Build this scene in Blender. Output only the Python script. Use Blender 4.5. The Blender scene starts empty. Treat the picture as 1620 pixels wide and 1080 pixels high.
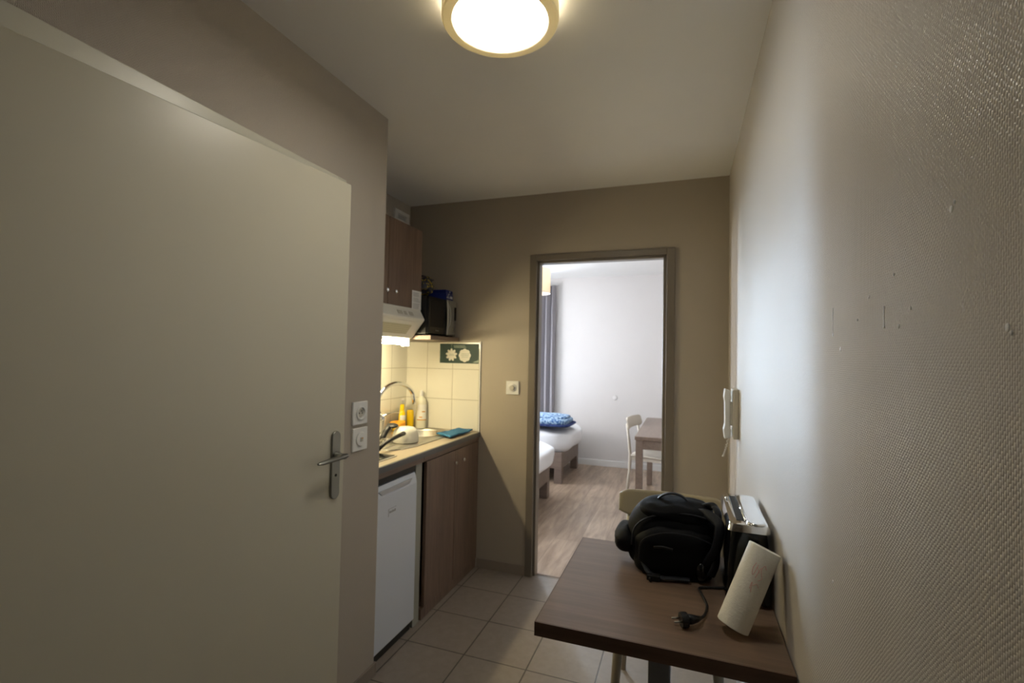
import bpy, bmesh, math, random
from mathutils import Vector, Matrix, noise
S = bpy.context.scene
C = S.collection
PI = math.pi
random.seed(4)

# ------------------------------------------------------------------ camera
cam_d = bpy.data.cameras.new('camera')
cam = bpy.data.objects.new('camera', cam_d)
C.objects.link(cam)
yaw, pitch, roll = 0.34351, 0.02896, 0.0193
F = Vector((-math.sin(yaw)*math.cos(pitch), math.cos(yaw)*math.cos(pitch), math.sin(pitch)))
Rv = Vector((math.cos(yaw), math.sin(yaw), 0))
Uv = Rv.cross(F)
r2 = math.cos(roll)*Rv + math.sin(roll)*Uv
u2 = -math.sin(roll)*Rv + math.cos(roll)*Uv
M = Matrix((r2, u2, -F)).transposed().to_4x4()
M.translation = Vector((0, 0, 1.4287))
cam.matrix_world = M
cam_d.sensor_width = 36
cam_d.lens = 765.79/1620*36
cam_d.clip_start = 0.02
cam_d.dof.use_dof = True
cam_d.dof.focus_distance = 0.75
cam_d.dof.aperture_fstop = 7.1
S.camera = cam

# ------------------------------------------------------------------ light and exposure
w = bpy.data.worlds.new('sky')
S.world = w
w.use_nodes = True
w.node_tree.nodes['Background'].inputs['Color'].default_value = (0.62, 0.8, 1.0, 1)
w.node_tree.nodes['Background'].inputs['Strength'].default_value = 3.0

def area(name, loc, rot, sx, sy, power, col, spread=PI):
    l = bpy.data.lights.new(name, 'AREA')
    l.shape = 'RECTANGLE'
    l.size, l.size_y = sx, sy
    l.energy = power
    l.color = col
    l.spread = spread
    o = bpy.data.objects.new(name, l)
    o.location = loc
    o.rotation_euler = rot
    C.objects.link(o)
    return o
# daylight entering through the bedroom window (in the far wall)
area('window_daylight', (-2.67, 6.66, 1.60), (-PI/2, 0, 0), 0.72, 1.5, 240, (0.80, 0.90, 1.0))
# bright strip of open sky beyond the window
d_ = Vector((-0.45, 3.1, 1.7)) - Vector((-4.1, 8.8, 1.7))
area('sky_gap_light', (-4.1, 8.8, 1.7), d_.to_track_quat('-Z', 'Y').to_euler(), 0.26, 3.8, 830, (0.56, 0.77, 1.0))
# added fill lamp brightening the bedroom, set outside an unseen, invented side window
area('bedroom_fill_light', (-3.66, 4.4, 1.55), (0, -PI/2, 0), 1.3, 1.2, 120, (0.96, 0.96, 1.0))

CEIL_LAMP = 30.0      # emission strength of the hall lamp's diffuser
TUBE = 150.0
S.view_settings.view_transform = 'Standard'
S.view_settings.look = 'None'
S.view_settings.gamma = 1
S.view_settings.use_curve_mapping = False
S.view_settings.exposure = 0.0

# ------------------------------------------------------------------ materials
def srgb(r, g, b):
    f = lambda c: (c/255)/12.92 if c/255 <= 0.04045 else ((c/255+0.055)/1.055)**2.4
    return (f(r), f(g), f(b), 1)

class NT:
    def __init__(s, name):
        s.m = bpy.data.materials.new(name)
        s.m.use_nodes = True
        s.t = s.m.node_tree
        s.p = s.t.nodes['Principled BSDF']
        s.co = None
    def n(s, typ, **kw):
        x = s.t.nodes.new(typ)
        for k, v in kw.items():
            if k.startswith('i_'):
                x.inputs[k[2:].replace('_', ' ')].default_value = v
            else:
                setattr(x, k, v)
        return x
    def l(s, a, b):
        s.t.links.new(a, b)
    def obj_co(s):
        if s.co is None:
            s.co = s.n('ShaderNodeTexCoord').outputs['Object']
        return s.co
    def math(s, op, a, b=None):
        x = s.n('ShaderNodeMath', operation=op)
        for i, v in enumerate((a, b)):
            if v is None: continue
            if isinstance(v, (int, float)): x.inputs[i].default_value = v
            else: s.l(v, x.inputs[i])
        return x.outputs[0]

def mat(name, col, rough=0.5, metal=0.0, bump=0.0, bscale=200, var=0.04, vscale=6, spec=0.5, emit=None, estr=0, sheen=0, coat=0):
    a = NT(name)
    p = a.p
    p.inputs['Roughness'].default_value = rough
    p.inputs['Metallic'].default_value = metal
    p.inputs['Specular IOR Level'].default_value = spec
    if sheen: p.inputs['Sheen Weight'].default_value = sheen
    if coat:
        p.inputs['Coat Weight'].default_value = coat
        p.inputs['Coat Roughness'].default_value = 0.08
    nz = a.n('ShaderNodeTexNoise', i_Scale=vscale, i_Detail=3.0)
    a.l(a.obj_co(), nz.inputs['Vector'])
    mx = a.n('ShaderNodeMix', data_type='RGBA')
    mx.inputs[6].default_value = tuple(c*(1-var) for c in col[:3])+(1,)
    mx.inputs[7].default_value = tuple(min(1, c*(1+var)) for c in col[:3])+(1,)
    a.l(nz.outputs['Fac'], mx.inputs[0])
    a.l(mx.outputs[2], p.inputs['Base Color'])
    if bump:
        nb = a.n('ShaderNodeTexNoise', i_Scale=bscale, i_Detail=2.0)
        a.l(a.obj_co(), nb.inputs['Vector'])
        b = a.n('ShaderNodeBump', i_Strength=bump, i_Distance=0.002)
        a.l(nb.outputs['Fac'], b.inputs['Height'])
        a.l(b.outputs['Normal'], p.inputs['Normal'])
    if emit:
        p.inputs['Emission Color'].default_value = emit
        p.inputs['Emission Strength'].default_value = estr
    return a.m

def weave_wall(name, col, axis, rough=0.42, cell=0.0031, dist=0.0009):
    """painted glass-fibre wallcovering: raised staggered stitches. axis = 0 for walls facing x, 1 for walls facing y"""
    a = NT(name)
    sep = a.n('ShaderNodeSeparateXYZ')
    a.l(a.obj_co(), sep.inputs[0])
    nz = a.n('ShaderNodeTexNoise', i_Scale=70.0, i_Detail=2.0)
    a.l(a.obj_co(), nz.inputs['Vector'])
    wob = a.math('MULTIPLY', a.math('SUBTRACT', nz.outputs['Fac'], 0.5), 0.0025)
    h = sep.outputs['Y' if axis == 0 else 'X']
    # upright stitches, neighbouring columns offset by half a stitch
    u = a.math('DIVIDE', a.math('ADD', h, wob), cell)
    odd = a.math('MULTIPLY', a.math('FLOORED_MODULO', a.math('FLOOR', u), 2.0), 0.5)
    v = a.math('ADD', a.math('DIVIDE', a.math('ADD', sep.outputs['Z'], wob), cell*2.1), odd)
    s1 = a.math('ABSOLUTE', a.math('SINE', a.math('MULTIPLY', u, PI)))
    s2 = a.math('ABSOLUTE', a.math('SINE', a.math('MULTIPLY', v, PI)))
    pr = a.math('POWER', a.math('MULTIPLY', s1, s2), 0.7)
    nf = a.n('ShaderNodeTexNoise', i_Scale=420.0, i_Detail=1.0)
    a.l(a.obj_co(), nf.inputs['Vector'])
    hh = a.math('ADD', pr, a.math('MULTIPLY', nf.outputs['Fac'], 0.5))
    b = a.n('ShaderNodeBump', i_Strength=1.0, i_Distance=dist)
    a.l(hh, b.inputs['Height'])
    a.l(b.outputs['Normal'], a.p.inputs['Normal'])
    nb = a.n('ShaderNodeTexNoise', i_Scale=2.5, i_Detail=3.0)
    a.l(a.obj_co(), nb.inputs['Vector'])
    mx = a.n('ShaderNodeMix', data_type='RGBA')
    mx.inputs[6].default_value = tuple(c*0.97 for c in col[:3])+(1,)
    mx.inputs[7].default_value = tuple(c*1.03 for c in col[:3])+(1,)
    a.l(nb.outputs['Fac'], mx.inputs[0])
    a.l(mx.outputs[2], a.p.inputs['Base Color'])
    a.p.inputs['Roughness'].default_value = rough
    return a.m

def wood(name, dark, light, axis='Z', rough=0.45, scale=14, bump=0.15, stretch=0.06):
    a = NT(name)
    mp = a.n('ShaderNodeMapping')
    sc = [1, 1, 1]
    sc['XYZ'.index(axis)] = stretch
    mp.inputs['Scale'].default_value = sc
    a.l(a.obj_co(), mp.inputs['Vector'])
    n1 = a.n('ShaderNodeTexNoise', i_Scale=scale*6.0, i_Detail=6.0, i_Roughness=0.65)
    n2 = a.n('ShaderNodeTexNoise', i_Scale=scale*1.0, i_Detail=4.0, i_Distortion=0.8)
    a.l(mp.outputs[0], n1.inputs['Vector']); a.l(mp.outputs[0], n2.inputs['Vector'])
    f = a.math('ADD', a.math('MULTIPLY', n1.outputs['Fac'], 0.6), a.math('MULTIPLY', n2.outputs['Fac'], 0.4))
    cr = a.n('ShaderNodeValToRGB')
    cr.color_ramp.elements[0].position = 0.36; cr.color_ramp.elements[0].color = dark
    cr.color_ramp.elements[1].position = 0.64; cr.color_ramp.elements[1].color = light
    a.l(f, cr.inputs[0])
    a.l(cr.outputs[0], a.p.inputs['Base Color'])
    a.p.inputs['Roughness'].default_value = rough
    b = a.n('ShaderNodeBump', i_Strength=bump, i_Distance=0.0006)
    a.l(n1.outputs['Fac'], b.inputs['Height'])
    a.l(b.outputs['Normal'], a.p.inputs['Normal'])
    return a.m

def brick(name, c1, c2, mortar, bw, rh, ms, rough, shift=(0, 0, 0), swap=None, offset=0.0, bump=0.6, grain=None, mortar_rough=None, spec=0.5):
    a = NT(name)
    co = a.obj_co()
    if swap:                      # pick the two axes the pattern lies in
        sep = a.n('ShaderNodeSeparateXYZ'); a.l(co, sep.inputs[0])
        cmb = a.n('ShaderNodeCombineXYZ')
        a.l(sep.outputs[swap[0]], cmb.inputs[0]); a.l(sep.outputs[swap[1]], cmb.inputs[1])
        co = cmb.outputs[0]
    mp = a.n('ShaderNodeMapping')
    mp.inputs['Location'].default_value = shift
    a.l(co, mp.inputs['Vector'])
    bk = a.n('ShaderNodeTexBrick', offset=offset, offset_frequency=2, squash=1.0)
    for k_, v in (('Scale', 1.0), ('Mortar Size', ms), ('Mortar Smooth', 0.2), ('Bias', 0.0), ('Brick Width', bw), ('Row Height', rh), ('Color1', c1), ('Color2', c2), ('Mortar', mortar)):
        bk.inputs[k_].default_value = v
    a.l(mp.outputs[0], bk.inputs['Vector'])
    colr = bk.outputs['Color']
    if grain:
        g = a.n('ShaderNodeMapping'); g.inputs['Scale'].default_value = grain[0]
        a.l(co, g.inputs['Vector'])
        n = a.n('ShaderNodeTexNoise', i_Scale=grain[1], i_Detail=6.0, i_Roughness=0.6, i_Distortion=0.4)
        a.l(g.outputs[0], n.inputs['Vector'])
        cr = a.n('ShaderNodeValToRGB')
        cr.color_ramp.elements[0].position = 0.3; cr.color_ramp.elements[0].color = grain[2]
        cr.color_ramp.elements[1].position = 0.7; cr.color_ramp.elements[1].color = grain[3]
        a.l(n.outputs['Fac'], cr.inputs[0])
        mx = a.n('ShaderNodeMix', data_type='RGBA', blend_type='MULTIPLY')
        mx.inputs[0].default_value = 1
        a.l(colr, mx.inputs[6]); a.l(cr.outputs[0], mx.inputs[7])
        colr = mx.outputs[2]
    a.l(colr, a.p.inputs['Base Color'])
    a.p.inputs['Roughness'].default_value = rough
    a.p.inputs['Specular IOR Level'].default_value = spec
    if bump:
        b = a.n('ShaderNodeBump', i_Strength=bump, i_Distance=0.0015)
        b.invert = True
        a.l(bk.outputs['Fac'], b.inputs['Height'])
        a.l(b.outputs['Normal'], a.p.inputs['Normal'])
    return a.m

def speckle(name, base, spots, thresh, scale, rough=0.7):
    a = NT(name)
    v = a.n('ShaderNodeTexNoise', i_Scale=scale, i_Detail=3.0)
    a.l(a.obj_co(), v.inputs['Vector'])
    cr = a.n('ShaderNodeValToRGB')
    cr.color_ramp.elements[0].position = thresh-0.03; cr.color_ramp.elements[0].color = base
    cr.color_ramp.elements[1].position = thresh+0.03; cr.color_ramp.elements[1].color = spots
    a.l(v.outputs['Fac'], cr.inputs[0])
    a.l(cr.outputs[0], a.p.inputs['Base Color'])
    a.p.inputs['Roughness'].default_value = rough
    return a.m

def glass_mat(name, tint=(1, 1, 1, 1), mixf=0.12):
    a = NT(name)
    t = a.t
    t.nodes.remove(a.p)
    out = [n for n in t.nodes if n.type == 'OUTPUT_MATERIAL'][0]
    tr = a.n('ShaderNodeBsdfTransparent'); tr.inputs[0].default_value = tint
    gl = a.n('ShaderNodeBsdfGlossy'); gl.inputs['Roughness'].default_value = 0.02
    mx = a.n('ShaderNodeMixShader'); mx.inputs[0].default_value = mixf
    a.l(tr.outputs[0], mx.inputs[1]); a.l(gl.outputs[0], mx.inputs[2]); a.l(mx.outputs[0], out.inputs[0])
    return a.m

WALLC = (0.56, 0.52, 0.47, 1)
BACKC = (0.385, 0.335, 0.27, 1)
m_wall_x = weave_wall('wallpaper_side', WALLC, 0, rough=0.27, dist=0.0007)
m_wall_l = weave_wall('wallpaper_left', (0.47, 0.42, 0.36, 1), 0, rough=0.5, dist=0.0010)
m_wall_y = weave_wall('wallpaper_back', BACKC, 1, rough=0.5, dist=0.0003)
m_bed_wall = mat('bedroom_paint', (0.70, 0.67, 0.65, 1), 0.6, bump=0.1, bscale=300, var=0.02)
m_ceil = mat('ceiling_paint', (0.78, 0.765, 0.74, 1), 0.75, bump=0.08, bscale=150, var=0.02)
m_bceil = m_ceil
m_tile = brick('floor_tile', (0.285, 0.24, 0.205, 1), (0.30, 0.255, 0.215, 1), (0.09, 0.072, 0.06, 1), 0.31, 0.31, 0.0035, 0.42,
               shift=(0.98+0.0, -2.145+0.31*7+0.0, 0), grain=((1, 1, 1), 25, (0.85, 0.85, 0.85, 1), (1, 1, 1, 1)))
m_plank = brick('laminate_planks', (0.48, 0.37, 0.275, 1), (0.39, 0.295, 0.215, 1), (0.2, 0.15, 0.11, 1), 1.25, 0.19, 0.0014, 0.36,
                swap=('Y', 'X'), offset=0.37, bump=0.2, grain=((1.0, 7, 1), 2.6, (0.50, 0.45, 0.41, 1), (1.08, 1.06, 1.04, 1)))
m_base_k = mat('skirting_tile', (0.27, 0.225, 0.185, 1), 0.4, var=0.05)
m_white = mat('white_gloss_paint', (0.8, 0.79, 0.77, 1), 0.35, var=0.01)
m_door = mat('door_paint', (0.55, 0.52, 0.425, 1), 0.34, bump=0.05, bscale=60, var=0.015, vscale=2)
m_dframe = mat('door_frame_paint', (0.60, 0.58, 0.49, 1), 0.33, var=0.01)
m_taupe = mat('taupe_frame_paint', (0.165, 0.14, 0.11, 1), 0.35, var=0.02)
m_cab = wood('cabinet_laminate', (0.115, 0.072, 0.050, 1), (0.200, 0.134, 0.096, 1), 'Z', 0.42)
m_caby = wood('rail_laminate', (0.115, 0.072, 0.050, 1), (0.200, 0.134, 0.096, 1), 'Y', 0.42)
m_tabtop = wood('table_laminate', (0.125, 0.082, 0.056, 1), (0.195, 0.132, 0.094, 1), 'X', 0.34, scale=9)
m_tabedge = wood('table_edge', (0.075, 0.042, 0.028, 1), (0.12, 0.07, 0.048, 1), 'X', 0.4, scale=9)
m_bedwood = wood('bed_base_wood', (0.15, 0.108, 0.085, 1), (0.22, 0.165, 0.132, 1), 'X', 0.5)
m_deskwood = wood('desk_wood', (0.19, 0.140, 0.108, 1), (0.27, 0.20, 0.158, 1), 'Y', 0.4)
m_worktop = mat('worktop_laminate', (0.40, 0.33, 0.235, 1), 0.3, var=0.12, vscale=60, bump=0.05)
m_workedge = mat('worktop_edge', (0.10, 0.098, 0.095, 1), 0.4, var=0.05)
m_filler = mat('filler_panel', (0.30, 0.30, 0.255, 1), 0.4, var=0.02)
m_dark = mat('dark_gap', (0.02, 0.018, 0.015, 1), 0.7)
m_enamel = mat('white_appliance', (0.60, 0.64, 0.72, 1), 0.3, var=0.01)
m_hood = mat('hood_enamel', (0.72, 0.71, 0.66, 1), 0.35, var=0.01)
m_filter = brick('hood_filter', (0.55, 0.53, 0.40, 1), (0.57, 0.55, 0.42, 1), (0.40, 0.38, 0.28, 1), 0.008, 0.008, 0.0015, 0.4, bump=0.4)
m_steel = mat('stainless_steel', (0.52, 0.50, 0.45, 1), 0.38, metal=1, var=0.03, bump=0.02, bscale=400)
m_chrome = mat('chrome', (0.85, 0.85, 0.86, 1), 0.08, metal=1, var=0.01)
m_brushed = mat('brushed_nickel', (0.30, 0.30, 0.275, 1), 0.36, metal=1, var=0.03, bump=0.03, bscale=500)
m_greymetal = mat('grey_metal', (0.16, 0.16, 0.165, 1), 0.4, metal=0.6)
m_black = mat('black_plastic', (0.005, 0.005, 0.006, 1), 0.42, spec=0.35)
m_gloss_black = mat('gloss_black', (0.003, 0.003, 0.0035, 1), 0.12, spec=0.4)
m_cord = mat('black_rubber', (0.012, 0.012, 0.012, 1), 0.5)
m_nylon = mat('black_nylon', (0.0035, 0.0035, 0.0045, 1), 0.7, bump=0.4, bscale=900, spec=0.12)
m_nylon2 = mat('black_nylon_panel', (0.003, 0.003, 0.004, 1), 0.6, bump=0.3, bscale=600, spec=0.15)
m_web = mat('black_webbing', (0.007, 0.008, 0.012, 1), 0.5, bump=0.4, bscale=1200, spec=0.3)
m_plastic = mat('white_plastic', (0.75, 0.745, 0.72, 1), 0.3, var=0.01)
m_socket_in = mat('socket_recess', (0.5, 0.48, 0.42, 1), 0.4)
m_phone = mat('cream_plastic', (0.62, 0.58, 0.50, 1), 0.4, var=0.01)
m_chair = mat('khaki_painted_wood', (0.36, 0.305, 0.20, 1), 0.42, bump=0.08, bscale=80, var=0.03)
m_chairleg = mat('chair_leg_paint', (0.30, 0.265, 0.20, 1), 0.4)
m_cream = mat('cream_painted_wood', (0.60, 0.54, 0.45, 1), 0.45, var=0.02)
m_duvet = mat('white_cotton', (0.82, 0.82, 0.84, 1), 0.85, bump=0.8, bscale=22, sheen=0.2, var=0.02)
m_blanket = speckle('blue_patterned_fleece', srgb(50, 90, 140), srgb(165, 190, 210), 0.5, 45, 0.9)
m_blanket2 = speckle('dark_blue_fleece', srgb(20, 38, 90), srgb(60, 85, 130), 0.6, 70, 0.9)
m_curtain = mat('grey_curtain_cloth', (0.27, 0.25, 0.265, 1), 0.8, bump=0.3, bscale=700, sheen=0.2, var=0.06)
m_tiles_x = brick('splash_tile_side', (0.80, 0.77, 0.66, 1), (0.81, 0.78, 0.67, 1), (0.50, 0.46, 0.36, 1), 0.2005, 0.209, 0.0022, 0.14, shift=(-3.045, -0.909+0.0, 0), swap=('Y', 'Z'))
m_tiles_y = brick('splash_tile_back', (0.80, 0.77, 0.66, 1), (0.81, 0.78, 0.67, 1), (0.50, 0.46, 0.36, 1), 0.2005, 0.209, 0.0022, 0.14, shift=(1.722, -0.909, 0), swap=('X', 'Z'))
m_teal = mat('teal_cloth', srgb(38, 100, 138), 0.85, bump=0.6, bscale=500, var=0.1, vscale=40)
m_yellow = mat('yellow_soap', srgb(245, 205, 10), 0.25, var=0.02)
m_yellow2 = mat('amber_soap', srgb(225, 185, 20), 0.2, var=0.02)
m_orange = mat('orange_sponge', srgb(245, 165, 45), 0.8, bump=0.8, bscale=250, var=0.1, vscale=80)
m_green = mat('green_scourer', srgb(150, 160, 50), 0.9, bump=0.8, bscale=400)
m_clear = mat('pale_bottle_plastic', (0.78, 0.76, 0.62, 1), 0.22, var=0.01)
m_labelw = mat('pale_label', (0.80, 0.78, 0.72, 1), 0.5, var=0.02)
m_red = mat('red_print', srgb(220, 70, 50), 0.5)
m_gold = mat('gold_print', srgb(215, 160, 80), 0.5)
m_potw = mat('white_enamel', (0.66, 0.65, 0.58, 1), 0.2, var=0.01)
m_signgreen = mat('dark_green_print', srgb(22, 52, 44), 0.45, var=0.08, spec=0.25)
m_signwhite = mat('sign_white_print', (0.72, 0.70, 0.60, 1), 0.5)
m_signgrey = mat('sign_pale_print', (0.28, 0.34, 0.26, 1), 0.5)
m_paper = mat('white_paper', (0.68, 0.68, 0.68, 1), 0.8, var=0.01)
m_ink = mat('grey_print', (0.25, 0.25, 0.27, 1), 0.8)
m_bag_y = speckle('dark_bag_yellow_specks', (0.012, 0.014, 0.03, 1), srgb(180, 155, 40), 0.575, 60, 0.45)
m_bluebox = mat('blue_cardboard', srgb(22, 38, 110), 0.4, var=0.08)
m_mwsilver = mat('silver_plastic', (0.33, 0.32, 0.29, 1), 0.3, metal=0.5)
m_mwglass = mat('microwave_window', (0.006, 0.006, 0.006, 1), 0.25, spec=0.15)
def ring_mat():
    a = NT('lamp_ring_opal')
    a.p.inputs['Base Color'].default_value = (0.74, 0.68, 0.53, 1)
    a.p.inputs['Roughness'].default_value = 0.3
    tr = a.n('ShaderNodeBsdfTranslucent'); tr.inputs[0].default_value = (0.8, 0.66, 0.34, 1)
    mx = a.n('ShaderNodeMixShader'); mx.inputs[0].default_value = 0.03
    out = [n for n in a.t.nodes if n.type == 'OUTPUT_MATERIAL'][0]
    a.l(a.p.outputs[0], mx.inputs[1]); a.l(tr.outputs[0], mx.inputs[2]); a.l(mx.outputs[0], out.inputs[0])
    return a.m
m_ring = ring_mat()
m_glass = glass_mat('window_glass')

def emit_mat(name, col, st):
    a = NT(name)
    a.p.inputs['Base Color'].default_value = (0.8, 0.78, 0.7, 1)
    n = a.n('ShaderNodeTexNoise', i_Scale=3.0)
    a.l(a.obj_co(), n.inputs['Vector'])
    mx = a.n('ShaderNodeMix', data_type='RGBA')
    mx.inputs[6].default_value = col; mx.inputs[7].default_value = tuple(c*0.98 for c in col[:3])+(1,)
    a.l(n.outputs['Fac'], mx.inputs[0])
    a.l(mx.outputs[2], a.p.inputs['Emission Color'])
    a.p.inputs['Emission Strength'].default_value = st
    return a.m
m_lamp = emit_mat('lamp_diffuser', (1.0, 0.95, 0.83, 1), CEIL_LAMP)
m_lampcore = emit_mat('lamp_bulb_tray', (1.0, 0.85, 0.55, 1), 9.0)
m_tube = emit_mat('tube_light', (1.0, 0.85, 0.52, 1), TUBE)
m_shade = emit_mat('pendant_shade_lit', (1.0, 0.66, 0.30, 1), 0.75)

def towel_mat():
    a = NT('paper_towel')
    n1 = a.n('ShaderNodeTexNoise', i_Scale=95.0, i_Detail=2.0, i_Distortion=1.2)
    a.l(a.obj_co(), n1.inputs['Vector'])
    b = a.n('ShaderNodeBump', i_Strength=0.7, i_Distance=0.0012)
    a.l(n1.outputs['Fac'], b.inputs['Height'])
    a.l(b.outputs['Normal'], a.p.inputs['Normal'])
    a.p.inputs['Base Color'].default_value = (0.74, 0.71, 0.63, 1)
    a.p.inputs['Roughness'].default_value = 0.9
    return a.m
m_towel = towel_mat()
m_pink = mat('pink_print', srgb(222, 165, 160), 0.9)

# ------------------------------------------------------------------ mesh helpers
class MB:
    def __init__(s):
        s.b = bmesh.new(); s.mi = 0
    def _m(s, faces):
        for f in faces: f.material_index = s.mi
    def box(s, x0, x1, y0, y1, z0, z1, mtx=None):
        if x0 > x1: x0, x1 = x1, x0
        if y0 > y1: y0, y1 = y1, y0
        if z0 > z1: z0, z1 = z1, z0
        vs = [s.b.verts.new(v) for v in ((x0,y0,z0),(x1,y0,z0),(x1,y1,z0),(x0,y1,z0),(x0,y0,z1),(x1,y0,z1),(x1,y1,z1),(x0,y1,z1))]
        if mtx:
            for v in vs: v.co = mtx @ v.co
        fs = [s.b.faces.new([vs[i] for i in q]) for q in ((0,3,2,1),(4,5,6,7),(0,1,5,4),(1,2,6,5),(2,3,7,6),(3,0,4,7))]
        s._m(fs); return s
    def prism(s, pts, axis, a0, a1):
        """extrude a 2D outline: axis 0: pts=(y,z); 1: pts=(x,z); 2: pts=(x,y)"""
        def mk(p, a):
            return {0: (a, p[0], p[1]), 1: (p[0], a, p[1]), 2: (p[0], p[1], a)}[axis]
        A = [s.b.verts.new(mk(p, a0)) for p in pts]; B = [s.b.verts.new(mk(p, a1)) for p in pts]
        n = len(pts)
        fs = [s.b.faces.new(A), s.b.faces.new(B[::-1])]
        for i in range(n):
            j = (i+1) % n
            fs.append(s.b.faces.new((A[j], A[i], B[i], B[j])))
        s._m(fs); return s
    def lathe(s, prof, mtx=Matrix(), n=32, cap=True, arc=None):
        """prof: list of (r,z)"""
        rings = []
        full = arc is None
        a0, a1 = arc if arc else (0, 2*PI)
        m = n if full else n+1
        for r, z in prof:
            rings.append([s.b.verts.new(mtx @ Vector((r*math.cos(a0+(a1-a0)*i/n), r*math.sin(a0+(a1-a0)*i/n), z))) for i in range(m)])
        fs = []
        for A, B in zip(rings, rings[1:]):
            for i in range(n):
                j = (i+1) % n if full else i+1
                fs.append(s.b.faces.new((A[i], A[j], B[j], B[i])))
        if cap and full:
            if prof[0][0] > 1e-5: fs.append(s.b.faces.new(rings[0][::-1]))
            if prof[-1][0] > 1e-5: fs.append(s.b.faces.new(rings[-1]))
        s._m(fs); return s
    def tube(s, pts, r, n=10, flat=1.0, up=None):
        """swept round (or flattened) tube through points; r number or list"""
        P = [Vector(p) for p in pts]
        rr = r if isinstance(r, (list, tuple)) else [r]*len(P)
        rings = []
        ref = Vector(up) if up else Vector((0, 0, 1))
        for i, p in enumerate(P):
            t = (P[min(i+1, len(P)-1)]-P[max(i-1, 0)]).normalized()
            a = ref - t*ref.dot(t)
            if a.length < 1e-3: a = Vector((1, 0, 0)) - t*t.x
            a.normalize(); b = t.cross(a)
            if not up: ref = a
            rings.append([s.b.verts.new(p + rr[i]*(flat*math.cos(2*PI*k/n)*a + math.sin(2*PI*k/n)*b)) for k in range(n)])
        fs = []
        for A, B in zip(rings, rings[1:]):
            for k in range(n):
                j = (k+1) % n
                fs.append(s.b.faces.new((A[k], A[j], B[j], B[k])))
        fs.append(s.b.faces.new(rings[0][::-1])); fs.append(s.b.faces.new(rings[-1]))
        s._m(fs); return s
    def grid(s, fn, nu, nv):
        V = [[s.b.verts.new(fn(i/nu, j/nv)) for j in range(nv+1)] for i in range(nu+1)]
        fs = [s.b.faces.new((V[i][j], V[i+1][j], V[i+1][j+1], V[i][j+1])) for i in range(nu) for j in range(nv)]
        s._m(fs); return s
    def ell(s, c, rad, e=1.0, nu=32, nv=20, mtx=None, fn=None):
        """superellipsoid; e<1 boxier"""
        def sg(v, p): return math.copysign(abs(v)**p, v)
        rings = []
        for j in range(1, nv):
            ph = -PI/2 + PI*j/nv
            row = []
            for i in range(nu):
                th = 2*PI*i/nu
                v = Vector((sg(math.cos(ph), e)*sg(math.cos(th), e), sg(math.cos(ph), e)*sg(math.sin(th), e), sg(math.sin(ph), e)))
                row.append(s._ev(v, c, rad, mtx, fn))
            rings.append(row)
        bot = s._ev(Vector((0, 0, -1)), c, rad, mtx, fn); top = s._ev(Vector((0, 0, 1)), c, rad, mtx, fn)
        fs = []
        for A, B in zip(rings, rings[1:]):
            for i in range(nu):
                fs.append(s.b.faces.new((A[i], A[(i+1) % nu], B[(i+1) % nu], B[i])))
        for i in range(nu):
            fs.append(s.b.faces.new((bot, rings[0][(i+1) % nu], rings[0][i])))
            fs.append(s.b.faces.new((top, rings[-1][i], rings[-1][(i+1) % nu])))
        s._m(fs); return s
    def _ev(s, v, c, rad, mtx, fn):
        p = Vector((v.x*rad[0], v.y*rad[1], v.z*rad[2]))
        if fn: p = fn(v, p)
        if mtx: p = mtx @ p
        return s.b.verts.new(p + Vector(c))
    def build(s, name, m, parent=None, smooth=False, bevel=0, bseg=2, subsurf=0, solid=0, origin=None):
        bmesh.ops.recalc_face_normals(s.b, faces=s.b.faces)
        me = bpy.data.meshes.new(name)
        org = Vector(origin) if origin else None
        if parent is not None:
            po = parent.matrix_basis.translation
            pw = WORLD.get(parent.name, po)
            if org is None: org = pw
            bmesh.ops.translate(s.b, vec=-org, verts=s.b.verts)
        elif org is not None:
            bmesh.ops.translate(s.b, vec=-org, verts=s.b.verts)
        s.b.to_mesh(me); s.b.free()
        for x in (m if isinstance(m, (list, tuple)) else [m]): me.materials.append(x)
        o = bpy.data.objects.new(name, me); C.objects.link(o)
        if parent is not None:
            o.parent = parent
            o.location = org - WORLD.get(parent.name, parent.matrix_basis.translation)
            WORLD[o.name] = org
        else:
            o.location = org if org else (0, 0, 0)
            WORLD[o.name] = Vector(o.location)
        if smooth:
            for p in me.polygons: p.use_smooth = True
            if smooth == 'auto':
                me.set_sharp_from_angle(angle=math.radians(35))
        if bevel:
            bv = o.modifiers.new('bevel', 'BEVEL'); bv.width = bevel; bv.segments = bseg; bv.limit_method = 'ANGLE'; bv.angle_limit = math.radians(40)
        if solid:
            sm = o.modifiers.new('thickness', 'SOLIDIFY'); sm.thickness = solid; sm.offset = 0
        if subsurf:
            ss = o.modifiers.new('smooth', 'SUBSURF'); ss.levels = subsurf; ss.render_levels = subsurf
        return o
WORLD = {}

def thing(name, loc, label, cat, group=None):
    o = bpy.data.objects.new(name, None); C.objects.link(o)
    o.location = loc; o.empty_display_size = 0.05
    o['label'] = label; o['category'] = cat
    if group: o['group'] = group
    WORLD[o.name] = Vector(loc)
    return o
def tag(o, label, cat, group=None):
    o['label'] = label; o['category'] = cat
    if group: o['group'] = group
    return o
def struct(o):
    o['kind'] = 'structure'
    return o
def bx(*a): return MB().box(*a)
def axis_m(loc, z, x=None):
    """matrix whose local z points along z"""
    z = Vector(z).normalized()
    q = z.to_track_quat('Z', 'Y').to_matrix().to_4x4()
    q.translation = Vector(loc)
    return q

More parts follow.
